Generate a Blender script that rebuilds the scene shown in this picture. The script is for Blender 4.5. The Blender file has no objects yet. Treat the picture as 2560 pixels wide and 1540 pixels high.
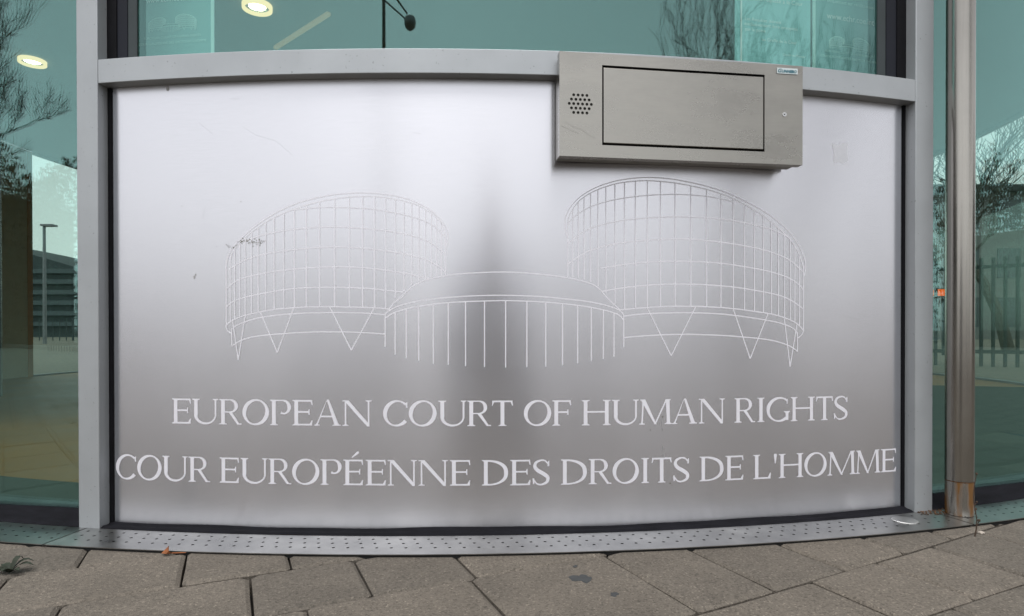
import bpy, bmesh, math, random
from mathutils import Vector, Matrix
from mathutils.geometry import tessellate_polygon
random.seed(7)
sc = bpy.context.scene
C = sc.collection
PI = math.pi

# ------------------------------------------------------------------ camera
F, PITCH, ROLL, SHY, H = 1540.1, 0.006046, -0.001048, 65.307, 0.5058     # solved from the photograph (pixels of 2560x1540, metres)
cam_d = bpy.data.cameras.new('camera'); cam = bpy.data.objects.new('camera', cam_d); C.objects.link(cam)
cam_d.sensor_fit = 'HORIZONTAL'; cam_d.sensor_width = 36.0; cam_d.lens = F/2560*36
cam_d.shift_y = SHY/2560
cam_d.clip_start = 0.02; cam_d.clip_end = 2000
cam.matrix_world = Matrix.Translation((0, 0, H)) @ Matrix.Rotation(PI/2-PITCH, 4, 'X') @ Matrix.Rotation(ROLL, 4, 'Z')
sc.camera = cam

# ------------------------------------------------------------------ sky, sun, exposure
SUN_EL, SUN_AZ = math.radians(66), math.radians(192)      # azimuth: the sun stands behind the photographer, a little to the left
world = bpy.data.worlds.new('World'); sc.world = world; world.use_nodes = True
nt = world.node_tree; nt.nodes.clear()
sky = nt.nodes.new('ShaderNodeTexSky'); sky.sky_type = 'NISHITA'; sky.sun_disc = False
sky.sun_elevation = SUN_EL; sky.sun_rotation = SUN_AZ; sky.dust_density = 1.0; sky.air_density = 1.0; sky.ozone_density = 1.0
hsv = nt.nodes.new('ShaderNodeHueSaturation'); hsv.inputs['Saturation'].default_value = 0.10
bg = nt.nodes.new('ShaderNodeBackground'); bg.inputs['Strength'].default_value = 0.15
wo = nt.nodes.new('ShaderNodeOutputWorld')
nt.links.new(sky.outputs[0], hsv.inputs['Color']); nt.links.new(hsv.outputs[0], bg.inputs[0]); nt.links.new(bg.outputs[0], wo.inputs[0])
sun_d = bpy.data.lights.new('sun', 'SUN'); sun_d.energy = 1.5; sun_d.angle = math.radians(40); sun_d.color = (1.0, 0.985, 0.96)
sun = bpy.data.objects.new('sun', sun_d); C.objects.link(sun)
sd = Vector((math.sin(SUN_AZ)*math.cos(SUN_EL), math.cos(SUN_AZ)*math.cos(SUN_EL), math.sin(SUN_EL)))   # towards the sun
sun.rotation_euler = sd.to_track_quat('Z', 'Y').to_euler(); sun.location = sd*20
vs = sc.view_settings; vs.view_transform = 'Standard'; vs.look = 'None'; vs.exposure = 0.40; vs.gamma = 1.0; vs.use_curve_mapping = False
sc.cycles.transparent_max_bounces = 24; sc.cycles.max_bounces = 10; sc.cycles.glossy_bounces = 6; sc.cycles.transmission_bounces = 8
sc.cycles.use_denoising = True; sc.cycles.denoising_input_passes = 'RGB_ALBEDO_NORMAL'; sc.cycles.denoising_prefilter = 'ACCURATE'; sc.cycles.caustics_reflective = False

# ------------------------------------------------------------------ geometry of the round entrance
CX, D, R = -0.2666, 1.4937, 5.0115        # axis x, distance of the nearest point, radius of the frame's front
CY = D+R
RP = R-0.034                              # face of the sheet panel
RG = R-0.040                              # outer face of the glass
ZT = 1.189                                # top of the rail
ZC = 2.44                                 # lobby ceiling
CR, SR, CPI, SPI = math.cos(ROLL), math.sin(ROLL), math.cos(PITCH), math.sin(PITCH)
def ray(px, py):
    a, b = px-1280, py-770-SHY
    X = (a*CR+b*SR)/F; Y = (-a*SR+b*CR)/F
    return (X, CPI-SPI*Y, -SPI-CPI*Y)
def ground(px, py, z=0.0):
    r = ray(px, py); t = (z-H)/r[2]; return (r[0]*t, r[1]*t)
def at_depth(px, py, y):
    r = ray(px, py); t = y/r[1]; return Vector((r[0]*t, y, r[2]*t+H))
def cyl(px, py, rr, far=False):
    r = ray(px, py)
    a = r[0]**2+r[1]**2; b = -2*(r[0]*CX+r[1]*CY); c = CX*CX+CY*CY-rr*rr
    q = math.sqrt(max(0, b*b-4*a*c)); t = (-b+(q if far else -q))/(2*a)
    return (math.atan2(r[0]*t-CX, CY-r[1]*t), r[2]*t+H)
def P(th, r, z):
    return Vector((CX+r*math.sin(th), CY-r*math.cos(th), z))

# ------------------------------------------------------------------ helpers
def wloc(o):
    v = Vector((0, 0, 0))
    while o is not None:
        v += o.location; o = o.parent
    return v
def mk(name, verts, faces, mat, parent=None, origin=None, smooth=False):
    me = bpy.data.meshes.new(name)
    if origin is None:
        if parent is not None: origin = wloc(parent)
        else:
            xs = [v[0] for v in verts]; ys = [v[1] for v in verts]; zs = [v[2] for v in verts]
            origin = Vector(((min(xs)+max(xs))/2, (min(ys)+max(ys))/2, min(zs)))
    origin = Vector(origin)
    me.from_pydata([tuple(Vector(v)-origin) for v in verts], [], faces); me.update()
    bm = bmesh.new(); bm.from_mesh(me); bmesh.ops.recalc_face_normals(bm, faces=bm.faces); bm.to_mesh(me); bm.free()
    if smooth:
        for p in me.polygons: p.use_smooth = True
        me.set_sharp_from_angle(angle=math.radians(35))
    me.materials.append(mat)
    o = bpy.data.objects.new(name, me); C.objects.link(o)
    o.location = origin-(wloc(parent) if parent is not None else Vector((0, 0, 0)))
    o.parent = parent
    return o
def sheet(name, verts, faces, mat, parent=None, origin=None):
    """like mk, but keeps the given winding (open sheets)"""
    me = bpy.data.meshes.new(name)
    if origin is None: origin = wloc(parent) if parent is not None else Vector(verts[0])
    origin = Vector(origin)
    me.from_pydata([tuple(Vector(v)-origin) for v in verts], [], faces); me.update(); me.materials.append(mat)
    o = bpy.data.objects.new(name, me); C.objects.link(o)
    o.location = origin-(wloc(parent) if parent is not None else Vector((0, 0, 0))); o.parent = parent
    return o
def thing(name, label, cat, loc=(0, 0, 0), group=None):
    o = bpy.data.objects.new(name, None); C.objects.link(o); o.location = loc; o.empty_display_size = 0.1
    return tag(o, label, cat, group)
def tag(o, label, cat, group=None):
    o['label'] = label; o['category'] = cat
    if group: o['group'] = group
    return o
def struct(o):
    o['kind'] = 'structure'; return o
def bevel(o, w, seg=2, ang=40):
    m = o.modifiers.new('bevel', 'BEVEL'); m.width = w; m.segments = seg; m.limit_method = 'ANGLE'; m.angle_limit = math.radians(ang)
    return o
def arc_geo(th0, th1, r0, r1, z0, z1, n=None):
    if n is None: n = max(1, int(abs(th1-th0)/0.012))
    V, Fc = [], []
    zf0 = z0 if callable(z0) else (lambda t: z0)
    zf1 = z1 if callable(z1) else (lambda t: z1)
    for i in range(n+1):
        t = th0+(th1-th0)*i/n
        V += [P(t, r0, zf0(t)), P(t, r1, zf0(t)), P(t, r1, zf1(t)), P(t, r0, zf1(t))]
    for i in range(n):
        a, b = 4*i, 4*(i+1)
        for k in range(4):
            l = (k+1) % 4
            Fc.append((a+k, a+l, b+l, b+k))
    Fc.append((0, 3, 2, 1)); e = 4*n; Fc.append((e, e+1, e+2, e+3))
    return V, Fc
def arc_box(name, th0, th1, r0, r1, z0, z1, mat, parent=None, n=None, origin=None, smooth=False):
    V, Fc = arc_geo(th0, th1, r0, r1, z0, z1, n)
    return mk(name, V, Fc, mat, parent, origin, True)
def box_geo(x0, x1, y0, y1, z0, z1):
    V = [Vector((x, y, z)) for z in (z0, z1) for (x, y) in ((x0, y0), (x1, y0), (x1, y1), (x0, y1))]
    return V, [(0, 3, 2, 1), (4, 5, 6, 7), (0, 1, 5, 4), (1, 2, 6, 5), (2, 3, 7, 6), (3, 0, 4, 7)]
def box(name, x0, x1, y0, y1, z0, z1, mat, parent=None):
    V, Fc = box_geo(x0, x1, y0, y1, z0, z1)
    return mk(name, V, Fc, mat, parent)
def tube_geo(pts, rads, n=6, cap=True):
    V, Fc = [], []
    pts = [Vector(p) for p in pts]
    prev = None
    for i, p in enumerate(pts):
        d = (pts[min(i+1, len(pts)-1)]-pts[max(i-1, 0)])
        if d.length < 1e-9: d = Vector((0, 0, 1))
        d.normalize()
        ref = Vector((1, 0, 0)) if prev is None else prev
        if abs(d.dot(ref)) > 0.95: ref = Vector((0, 1, 0))
        a = (ref-d*d.dot(ref)).normalized(); prev = a; b = d.cross(a)
        for k in range(n):
            t = 2*PI*k/n; V.append(p+(a*math.cos(t)+b*math.sin(t))*rads[i])
    for i in range(len(pts)-1):
        for k in range(n):
            l = (k+1) % n; Fc.append((i*n+k, i*n+l, (i+1)*n+l, (i+1)*n+k))
    if cap:
        Fc.append(tuple(range(n-1, -1, -1))); Fc.append(tuple((len(pts)-1)*n+k for k in range(n)))
    return V, Fc
def join(geos):
    V, Fc = [], []
    for v, f in geos:
        o = len(V); V += v; Fc += [tuple(i+o for i in q) for q in f]
    return V, Fc

# ------------------------------------------------------------------ materials
def new_mat(name):
    m = bpy.data.materials.new(name); m.use_nodes = True
    t = m.node_tree; b = t.nodes['Principled BSDF']
    return m, t, b
def N(t, typ, **kw):
    n = t.nodes.new(typ)
    for k, v in kw.items():
        if k in n.inputs: n.inputs[k].default_value = v
        else: setattr(n, k, v)
    return n
def ramp(t, fac, stops):
    r = t.nodes.new('ShaderNodeValToRGB'); e = r.color_ramp.elements
    while len(e) < len(stops): e.new(0.5)
    for i, (p, c) in enumerate(stops):
        e[i].position = p; e[i].color = (c if len(c) == 4 else (*c, 1)) if isinstance(c, tuple) else (c, c, c, 1)
    t.links.new(fac, r.inputs[0]); return r
def simple(name, base, rough=0.5, metal=0.0, var=0.12, scale=6.0, bump=0.0, bscale=80.0, stretch=None, spec=None):
    m, t, b = new_mat(name)
    co = N(t, 'ShaderNodeTexCoord'); mp = N(t, 'ShaderNodeMapping')
    t.links.new(co.outputs['Object'], mp.inputs['Vector'])
    if stretch: mp.inputs['Scale'].default_value = stretch
    nz = N(t, 'ShaderNodeTexNoise', Scale=scale, Detail=5.0, Roughness=0.6); t.links.new(mp.outputs[0], nz.inputs['Vector'])
    lo = tuple(c*(1-var) for c in base); hi = tuple(min(1, c*(1+var)) for c in base)
    r = ramp(t, nz.outputs['Fac'], [(0.3, lo), (0.7, hi)])
    t.links.new(r.outputs[0], b.inputs['Base Color'])
    r2 = ramp(t, nz.outputs['Fac'], [(0.3, max(0, rough-0.06)), (0.7, min(1, rough+0.06))]); t.links.new(r2.outputs[0], b.inputs['Roughness'])
    b.inputs['Metallic'].default_value = metal
    if spec is not None: b.inputs['Specular IOR Level'].default_value = spec
    if bump:
        n2 = N(t, 'ShaderNodeTexNoise', Scale=bscale, Detail=4.0); t.links.new(mp.outputs[0], n2.inputs['Vector'])
        bp = N(t, 'ShaderNodeBump', Strength=bump, Distance=0.002); t.links.new(n2.outputs['Fac'], bp.inputs['Height']); t.links.new(bp.outputs[0], b.inputs['Normal'])
    return m
def brushed(name, base, rough, aniso, var=0.05, scale=4.0, bstr=0.02, radial=True, metal=1.0, streak=(0.6, 0.6, 60), rot=0.0, rvar=0.05, smear=(1, 1, 1)):
    m, t, b = new_mat(name)
    co = N(t, 'ShaderNodeTexCoord'); mp = N(t, 'ShaderNodeMapping'); mp.inputs['Scale'].default_value = streak
    t.links.new(co.outputs['Object'], mp.inputs['Vector'])
    fine = N(t, 'ShaderNodeTexNoise', Scale=30.0, Detail=3.0); t.links.new(mp.outputs[0], fine.inputs['Vector'])
    big = N(t, 'ShaderNodeTexNoise', Scale=scale, Detail=6.0, Roughness=0.65); sm = N(t, 'ShaderNodeMapping'); sm.inputs['Scale'].default_value = smear; t.links.new(co.outputs['Object'], sm.inputs['Vector']); t.links.new(sm.outputs[0], big.inputs['Vector'])
    lo = tuple(c*(1-var) for c in base); hi = tuple(min(1, c*(1+var)) for c in base)
    r = ramp(t, big.outputs['Fac'], [(0.3, lo), (0.7, hi)])
    mx = N(t, 'ShaderNodeMix', data_type='RGBA', blend_type='MULTIPLY'); mx.inputs[0].default_value = 0.25
    rf = ramp(t, fine.outputs['Fac'], [(0.35, 0.86), (0.65, 1.0)])
    t.links.new(r.outputs[0], mx.inputs[6]); t.links.new(rf.outputs[0], mx.inputs[7]); t.links.new(mx.outputs[2], b.inputs['Base Color'])
    rr = ramp(t, big.outputs['Fac'], [(0.3, rough-rvar), (0.7, rough+rvar)]); t.links.new(rr.outputs[0], b.inputs['Roughness'])
    b.inputs['Metallic'].default_value = metal; b.inputs['Anisotropic'].default_value = aniso; b.inputs['Anisotropic Rotation'].default_value = rot
    tg = N(t, 'ShaderNodeTangent'); tg.direction_type = 'RADIAL'; tg.axis = 'Z'; t.links.new(tg.outputs[0], b.inputs['Tangent'])
    bp = N(t, 'ShaderNodeBump', Strength=bstr, Distance=0.001); t.links.new(fine.outputs['Fac'], bp.inputs['Height']); t.links.new(bp.outputs[0], b.inputs['Normal'])
    return m
def glass_mat(name, tint, refl, f0, rough=0.0):
    m = bpy.data.materials.new(name); m.use_nodes = True; t = m.node_tree; t.nodes.clear()
    out = N(t, 'ShaderNodeOutputMaterial'); tr = N(t, 'ShaderNodeBsdfTransparent'); gl = N(t, 'ShaderNodeBsdfGlossy')
    tr.inputs['Color'].default_value = (*tint, 1); gl.inputs['Color'].default_value = (*refl, 1); gl.inputs['Roughness'].default_value = rough
    lw = N(t, 'ShaderNodeLayerWeight'); lw.inputs['Blend'].default_value = 0.5
    pw = N(t, 'ShaderNodeMath', operation='POWER'); pw.inputs[1].default_value = 4.0; t.links.new(lw.outputs['Facing'], pw.inputs[0])
    ma = N(t, 'ShaderNodeMath', operation='MULTIPLY_ADD'); ma.inputs[1].default_value = 0.8; ma.inputs[2].default_value = f0; t.links.new(pw.outputs[0], ma.inputs[0])
    # dust film: very faint unevenness of the reflection
    co = N(t, 'ShaderNodeTexCoord'); nz = N(t, 'ShaderNodeTexNoise', Scale=1.6, Detail=4.0); t.links.new(co.outputs['Object'], nz.inputs['Vector'])
    rm = ramp(t, nz.outputs['Fac'], [(0.3, 0.94), (0.7, 1.06)]); mm = N(t, 'ShaderNodeMath', operation='MULTIPLY'); t.links.new(ma.outputs[0], mm.inputs[0]); t.links.new(rm.outputs[0], mm.inputs[1])
    mx = N(t, 'ShaderNodeMixShader'); t.links.new(mm.outputs[0], mx.inputs[0]); t.links.new(tr.outputs[0], mx.inputs[1]); t.links.new(gl.outputs[0], mx.inputs[2])
    t.links.new(mx.outputs[0], out.inputs['Surface']); return m
def emit(name, col, s):
    m = bpy.data.materials.new(name); m.use_nodes = True; t = m.node_tree; t.nodes.clear()
    out = N(t, 'ShaderNodeOutputMaterial'); e = N(t, 'ShaderNodeEmission'); e.inputs[0].default_value = (*col, 1); e.inputs[1].default_value = s
    t.links.new(e.outputs[0], out.inputs[0]); return m
def concrete(name, base, speck=1.0, tint=0.12):
    m, t, b = new_mat(name)
    geo = N(t, 'ShaderNodeNewGeometry'); oi = N(t, 'ShaderNodeObjectInfo')
    big = N(t, 'ShaderNodeTexNoise', Scale=7.0, Detail=6.0, Roughness=0.65); t.links.new(geo.outputs['Position'], big.inputs['Vector'])
    med = N(t, 'ShaderNodeTexNoise', Scale=160.0, Detail=3.0, Roughness=0.7); t.links.new(geo.outputs['Position'], med.inputs['Vector'])
    v1 = N(t, 'ShaderNodeTexVoronoi', Scale=330.0); t.links.new(geo.outputs['Position'], v1.inputs['Vector'])
    v2 = N(t, 'ShaderNodeTexVoronoi', Scale=170.0); t.links.new(geo.outputs['Position'], v2.inputs['Vector'])
    r0 = ramp(t, big.outputs['Fac'], [(0.25, tuple(c*0.80 for c in base)), (0.75, tuple(c*1.16 for c in base))])
    def mult(a, bb, fac=1.0, typ='MULTIPLY'):
        x = N(t, 'ShaderNodeMix', data_type='RGBA', blend_type=typ); x.inputs[0].default_value = fac
        t.links.new(a, x.inputs[6]); t.links.new(bb, x.inputs[7]); return x.outputs[2]
    c = mult(r0.outputs[0], ramp(t, med.outputs['Fac'], [(0.3, 0.72), (0.7, 1.2)]).outputs[0])
    cell = N(t, 'ShaderNodeSeparateColor'); t.links.new(v1.outputs['Color'], cell.inputs[0])
    c = mult(c, ramp(t, cell.outputs[0], [(0.0, 0.35), (0.10, 0.55), (0.16, 1.0), (0.93, 1.0), (0.97, 1.9)]).outputs[0], 0.8*speck)
    cell2 = N(t, 'ShaderNodeSeparateColor'); t.links.new(v2.outputs['Color'], cell2.inputs[0])
    c = mult(c, ramp(t, cell2.outputs[1], [(0.0, 0.62), (0.1, 1.0), (0.9, 1.0), (1.0, 1.3)]).outputs[0], 0.7*speck)
    c = mult(c, ramp(t, oi.outputs['Random'], [(0.0, (1-tint, 1-tint, 1-tint)), (1.0, (1+tint*0.6, 1+tint*0.5, 1+tint*0.4))]).outputs[0])
    t.links.new(c, b.inputs['Base Color']); b.inputs['Roughness'].default_value = 0.85
    ad = N(t, 'ShaderNodeMath', operation='ADD'); t.links.new(med.outputs['Fac'], ad.inputs[0]); t.links.new(v1.outputs['Distance'], ad.inputs[1])
    bp = N(t, 'ShaderNodeBump', Strength=0.5, Distance=0.0025); t.links.new(ad.outputs[0], bp.inputs['Height']); t.links.new(bp.outputs[0], b.inputs['Normal'])
    return m

M = {}
M['panel'] = brushed('brushed_panel', (0.738, 0.735, 0.776), 0.262, 0.80, var=0.014, scale=2.5, bstr=0.008, streak=(1.0, 1.0, 40), rvar=0.012, rot=0.25)
M['film'] = simple('white_film', (0.87, 0.86, 0.92), 0.45, var=0.03, scale=12)
M['alu'] = simple('anodised_aluminium', (0.46, 0.485, 0.505), 0.42, metal=0.35, var=0.04, scale=3, stretch=(1, 1, 0.4))
def speckle(m, scale, lo, hi, dark):
    t = m.node_tree; b = t.nodes['Principled BSDF']; src = b.inputs['Base Color'].links[0].from_socket
    geo = N(t, 'ShaderNodeNewGeometry'); n1 = N(t, 'ShaderNodeTexNoise', Scale=scale, Detail=2.0); t.links.new(geo.outputs['Position'], n1.inputs['Vector'])
    n2 = N(t, 'ShaderNodeTexNoise', Scale=9.0, Detail=4.0); t.links.new(geo.outputs['Position'], n2.inputs['Vector'])
    r1 = ramp(t, n1.outputs['Fac'], [(lo, 1.0), (hi, dark)]); r2 = ramp(t, n2.outputs['Fac'], [(0.35, 0.93), (0.6, 1.0)])
    for r in (r1, r2):
        x = N(t, 'ShaderNodeMix', data_type='RGBA', blend_type='MULTIPLY'); x.inputs[0].default_value = 1.0
        t.links.new(src, x.inputs[6]); t.links.new(r.outputs[0], x.inputs[7]); src = x.outputs[2]
    t.links.new(src, b.inputs['Base Color'])
speckle(M['alu'], 130.0, 0.70, 0.76, 0.6)
M['rubber'] = simple('black_rubber', (0.008, 0.008, 0.010), 0.7, spec=0.12, var=0.3, scale=30, bump=0.3, bscale=60)
M['seal'] = simple('rubber_seal', (0.012, 0.012, 0.015), 0.8, spec=0.08, var=0.35, scale=14, stretch=(1, 1, 6), bump=0.3, bscale=90)
M['steel'] = brushed('stainless_box', (0.385, 0.37, 0.338), 0.28, 0.5, var=0.09, scale=5.0, bstr=0.05, streak=(0.8, 0.8, 25), rvar=0.07, rot=0.25, smear=(1, 1, 2.6))
M['steel_back'] = brushed('stainless_back', (0.26, 0.25, 0.225), 0.38, 0.3, var=0.1, scale=11.0)
M['plate'] = brushed('drain_steel', (0.42, 0.42, 0.41), 0.34, 0.3, var=0.20, scale=9.0, bstr=0.02, streak=(1, 1, 1), rvar=0.08)
M['dark'] = simple('dark_void', (0.012, 0.012, 0.012), 0.8, var=0.2)
M['glass'] = glass_mat('solar_glass', (0.86, 0.95, 0.92), (0.60, 1.0, 0.975), 0.133)
M['glass_rear'] = glass_mat('rear_glass', (0.92, 0.965, 0.94), (0.8, 1.0, 0.95), 0.03)
M['paver'] = concrete('concrete_paver', (0.172, 0.150, 0.124), 0.75, 0.13)
M['bed'] = simple('joint_sand', (0.05, 0.045, 0.04), 0.95, var=0.4, scale=40, bump=0.6, bscale=200)
M['innerframe'] = simple('inner_frame', (0.075, 0.08, 0.10), 0.45, var=0.1)
M['teal'] = simple('badge_teal', (0.01, 0.13, 0.18), 0.4, var=0.05)
M['badge'] = simple('badge_plate', (0.66, 0.74, 0.75), 0.35, var=0.04)
M['chrome'] = simple('bright_steel', (0.75, 0.75, 0.74), 0.22, metal=1.0, var=0.05)
M['bark'] = simple('bark', (0.06, 0.05, 0.042), 0.9, var=0.4, scale=12)
M['asphalt'] = concrete('asphalt', (0.06, 0.06, 0.062), 0.6)
M['ceil'] = simple('lobby_ceiling', (0.20, 0.215, 0.21), 0.8, var=0.05, scale=1)
M['lfloor'] = simple('lobby_floor', (0.34, 0.15, 0.025), 0.5, var=0.15, scale=2)
M['wood'] = simple('wood_edge', (0.50, 0.25, 0.10), 0.5, var=0.2, scale=6, stretch=(1, 1, 0.1))
M['taupe'] = simple('taupe_panel', (0.56, 0.50, 0.38), 0.6, var=0.08)
M['poster'] = simple('poster_print', (0.20, 0.42, 0.42), 0.6, var=0.05)
M['poster2'] = simple('poster_print_light', (0.36, 0.66, 0.68), 0.6, var=0.06)
M['posterwhite'] = simple('poster_white', (0.92, 0.95, 0.94), 0.6, var=0.03)
M['posterline'] = simple('poster_line', (0.62, 0.86, 0.83), 0.6, var=0.03)
M['darksteel'] = simple('dark_steel', (0.035, 0.04, 0.042), 0.4, metal=0.3, var=0.15)
M['greysteel'] = simple('grey_steel', (0.22, 0.22, 0.24), 0.4, metal=0.6, var=0.1)
M['facade'] = simple('facade_sheet', (0.42, 0.43, 0.44), 0.5, metal=0.3, var=0.05)
M['lamp'] = emit('lamp_warm', (1.0, 0.80, 0.50), 9.0)
M['lampghost'] = emit('lamp_ghost', (1.0, 0.70, 0.34), 1.0)
M['strip'] = emit('strip_warm', (1.0, 0.66, 0.30), 0.16)
M['amber'] = emit('amber_lamp', (1.0, 0.13, 0.01), 1.1)

# ================================================================== SETTING: ground, paving
AX = Vector((CX, CY, 0))
U = Vector((math.cos(math.radians(24.5)), math.sin(math.radians(24.5)))); W = Vector((-U.y, U.x))
PX0, PX1, PY0 = -3.0, 3.0, -0.9                         # area laid with single pavers
V = [(-600, -600, -.004), (PX0, -600, -.004), (PX0, 600, -.004), (-600, 600, -.004), (PX1, -600, -.004), (600, -600, -.004), (600, 600, -.004), (PX1, 600, -.004), (PX0, PY0, -.004), (PX1, PY0, -.004), (PX0, 2.5, -.004), (PX1, 2.5, -.004)]
# plaza material: same concrete with a tile grid, further out where single pavers can no longer be told apart
def plaza_mat():
    m = concrete('plaza_paving', (0.165, 0.145, 0.122), 0.6); t = m.node_tree; b = t.nodes['Principled BSDF']
    src = b.inputs['Base Color'].links[0].from_socket
    geo = N(t, 'ShaderNodeNewGeometry'); mp = N(t, 'ShaderNodeMapping'); mp.inputs['Rotation'].default_value = (0, 0, math.radians(-24.5))
    t.links.new(geo.outputs['Position'], mp.inputs['Vector'])
    br = N(t, 'ShaderNodeTexBrick', Scale=1.0); br.inputs['Brick Width'].default_value = 0.3; br.inputs['Row Height'].default_value = 0.2; br.inputs['Mortar Size'].default_value = 0.006
    br.inputs['Color1'].default_value = (1, 1, 1, 1); br.inputs['Color2'].default_value = (.88, .88, .88, 1); br.inputs['Mortar'].default_value = (.25, .25, .25, 1)
    t.links.new(mp.outputs[0], br.inputs['Vector'])
    x = N(t, 'ShaderNodeMix', data_type='RGBA', blend_type='MULTIPLY'); x.inputs[0].default_value = 1.0
    t.links.new(src, x.inputs[6]); t.links.new(br.outputs['Color'], x.inputs[7]); t.links.new(x.outputs[2], b.inputs['Base Color'])
    return m
M['plaza'] = plaza_mat()
struct(sheet('ground', V, [(0, 1, 2, 3), (4, 5, 6, 7), (1, 4, 9, 8), (10, 11, 7, 2)], M['plaza'], origin=(0, 0, 0)))
pav = struct(sheet('pavement', [(PX0-.05, PY0-.05, -.045), (PX1+.05, PY0-.05, -.045), (PX1+.05, 2.55, -.045), (PX0-.05, 2.55, -.045)], [(0, 1, 2, 3)], M['bed'], origin=(0, 0, -.045)))
# courses measured from the photograph: (upper line, lower line, joints along the course)
rows = [
    (1.79, 1.587, [-0.905, -0.605, -0.305, -0.10, 0.11, 0.43]),
    (1.587, 1.387, [-1.05, -0.735, -0.418, -0.094, 0.1157, 0.33, 0.65]),
    (1.387, 1.180, [-0.93, -0.61, -0.288, 0.034, 0.246, 0.459, 0.78, 1.1]),
    (1.180, 0.868, [-0.72, -0.40, -0.196, 0.124, 0.4435, 0.765, 0.965, 1.180, 1.40, 1.602, 1.82, 2.14]),
    (0.868, 0.683, [-0.55, -0.24, 0.08, 0.42, 0.74, 1.065, 1.276, 1.490, 1.70, 2.02, 2.34]),
]
PERSP = lambda u, n: 0.05*max(0.0, (u-0.75)/0.85)**1.2*min(1, max(0, (n-0.6)/0.27))
def fill_row(hi, lo, js, rng):
    js = sorted(js)
    while js[0] > -4.2: js.insert(0, js[0]-rng.choice((0.2, 0.32, 0.32)))
    while js[-1] < 4.6: js.append(js[-1]+rng.choice((0.21, 0.32, 0.32)))
    return js
rng = random.Random(11)
lo = 0.683; wid = [0.2, 0.31, 0.2, 0.2, 0.31, 0.2, 0.2, 0.31, 0.2, 0.31, 0.2, 0.2]
for w in wid:
    rows.append((lo, lo-w, [rng.uniform(0, 0.3)])); lo -= w
hi0 = 1.79
for w in (0.31, 0.2, 0.2, 0.31, 0.2):
    rows.append((hi0+w, hi0, [rng.uniform(0, 0.3)])); hi0 += w
def paver(hi, lo, u0, u1, rng):
    g = 0.0012+rng.random()*0.0020
    cs = [(u0+g, lo+g), (u1-g, lo+g), (u1-g, hi-g), (u0+g, hi-g)]
    pts = []
    rc = 0.005
    for i in range(4):                        # slightly broken corners
        a, b, c = Vector(cs[i-1]), Vector(cs[i]), Vector(cs[(i+1) % 4])
        r1 = rc*rng.uniform(0.5, 2.2)
        pts += [b+(a-b).normalized()*r1, b+(c-b).normalized()*r1]
    full = []
    for i in range(8):                        # uneven arrises
        a, b = pts[i], pts[(i+1) % 8]; L = (b-a).length
        k = max(1, int(L/0.07))
        d = (b-a).normalized() if L > 1e-6 else Vector((1, 0)); nn = Vector((-d.y, d.x))
        for j in range(k):
            q = a+(b-a)*(j/k)
            full.append(q+(nn*rng.uniform(-.0012, .0012) if j else Vector((0, 0))))
    n = len(full); cen = sum(full, Vector((0, 0)))/n
    dz = rng.uniform(-.0022, .0004); tx, ty = rng.uniform(-.004, .004), rng.uniform(-.004, .004)
    V = []
    ch = rng.uniform(.0065, .0090)
    for lev, (ins, z) in enumerate(((0, -.045), (0, -.0048), (ch, 0.0))):
        for q in full:
            p = Vector((cen.x+(q.x-cen.x)*(1-ins/((u1-u0)/2)), cen.y+(q.y-cen.y)*(1-ins/((hi-lo)/2)))) if ins else q
            u, nv = p.x, p.y
            nv2 = nv+PERSP(u, nv)
            w = U*u+W*nv2
            zz = z if lev == 0 else z+dz+tx*(u-cen.x)+ty*(nv-cen.y)
            V.append(Vector((w.x, w.y, zz)))
    Fc = []
    for lev in range(2):
        for i in range(n):
            j = (i+1) % n; Fc.append((lev*n+i, lev*n+j, (lev+1)*n+j, (lev+1)*n+i))
    Fc.append(tuple(2*n+i for i in range(n)))
    return V, Fc
npav = 0
for hi, lo, js in rows:
    js = fill_row(hi, lo, list(js), rng)
    for u0, u1 in zip(js, js[1:]):
        c = U*((u0+u1)/2)+W*((hi+lo)/2)
        corners = [U*a+W*b for a in (u0, u1) for b in (lo, hi)]
        if c.x < PX0+.02 or c.x > PX1-.02 or c.y < PY0+.02 or c.y > 2.5: continue
        if all((Vector((q.x, q.y, 0))-AX).length < R+0.02 for q in corners): continue
        Vv, Fv = paver(hi, lo, u0, u1, rng)
        sheet('paver', Vv, Fv, M['paver'], pav); npav += 1

# street behind the photographer
struct(box('road', -200, 200, -17.0, -8.0, -.2, -.0005, M['asphalt']))
struct(box('kerb', -200, 200, -8.0, -7.85, -.2, .10, simple('kerb_stone', (0.33, 0.32, 0.30), 0.8, bump=0.3)))

# ================================================================== THE ROUND LOBBY
struct(mk('lobby_floor', *arc_geo(-PI, PI, 0.01, R-0.045, -.03, 0.012, 96), M['lfloor'], origin=(CX, CY, 0)))
struct(mk('lobby_ceiling', *arc_geo(-PI, PI, 0.01, R-0.09, ZC, ZC+.1, 96), M['ceil'], origin=(CX, CY, ZC)))
bd = thing('entrance_building', 'grey metal-clad upper drum of the round entrance building', 'building', (CX, CY, ZC))
arc_box('facade_band', -PI, PI, R-0.35, R-0.002, ZC+.1, 9.0, M['facade'], bd, 128)
mk('roof', *arc_geo(-PI, PI, 0.01, R-0.36, 8.8, 8.9, 64), M['facade'], bd)

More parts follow.
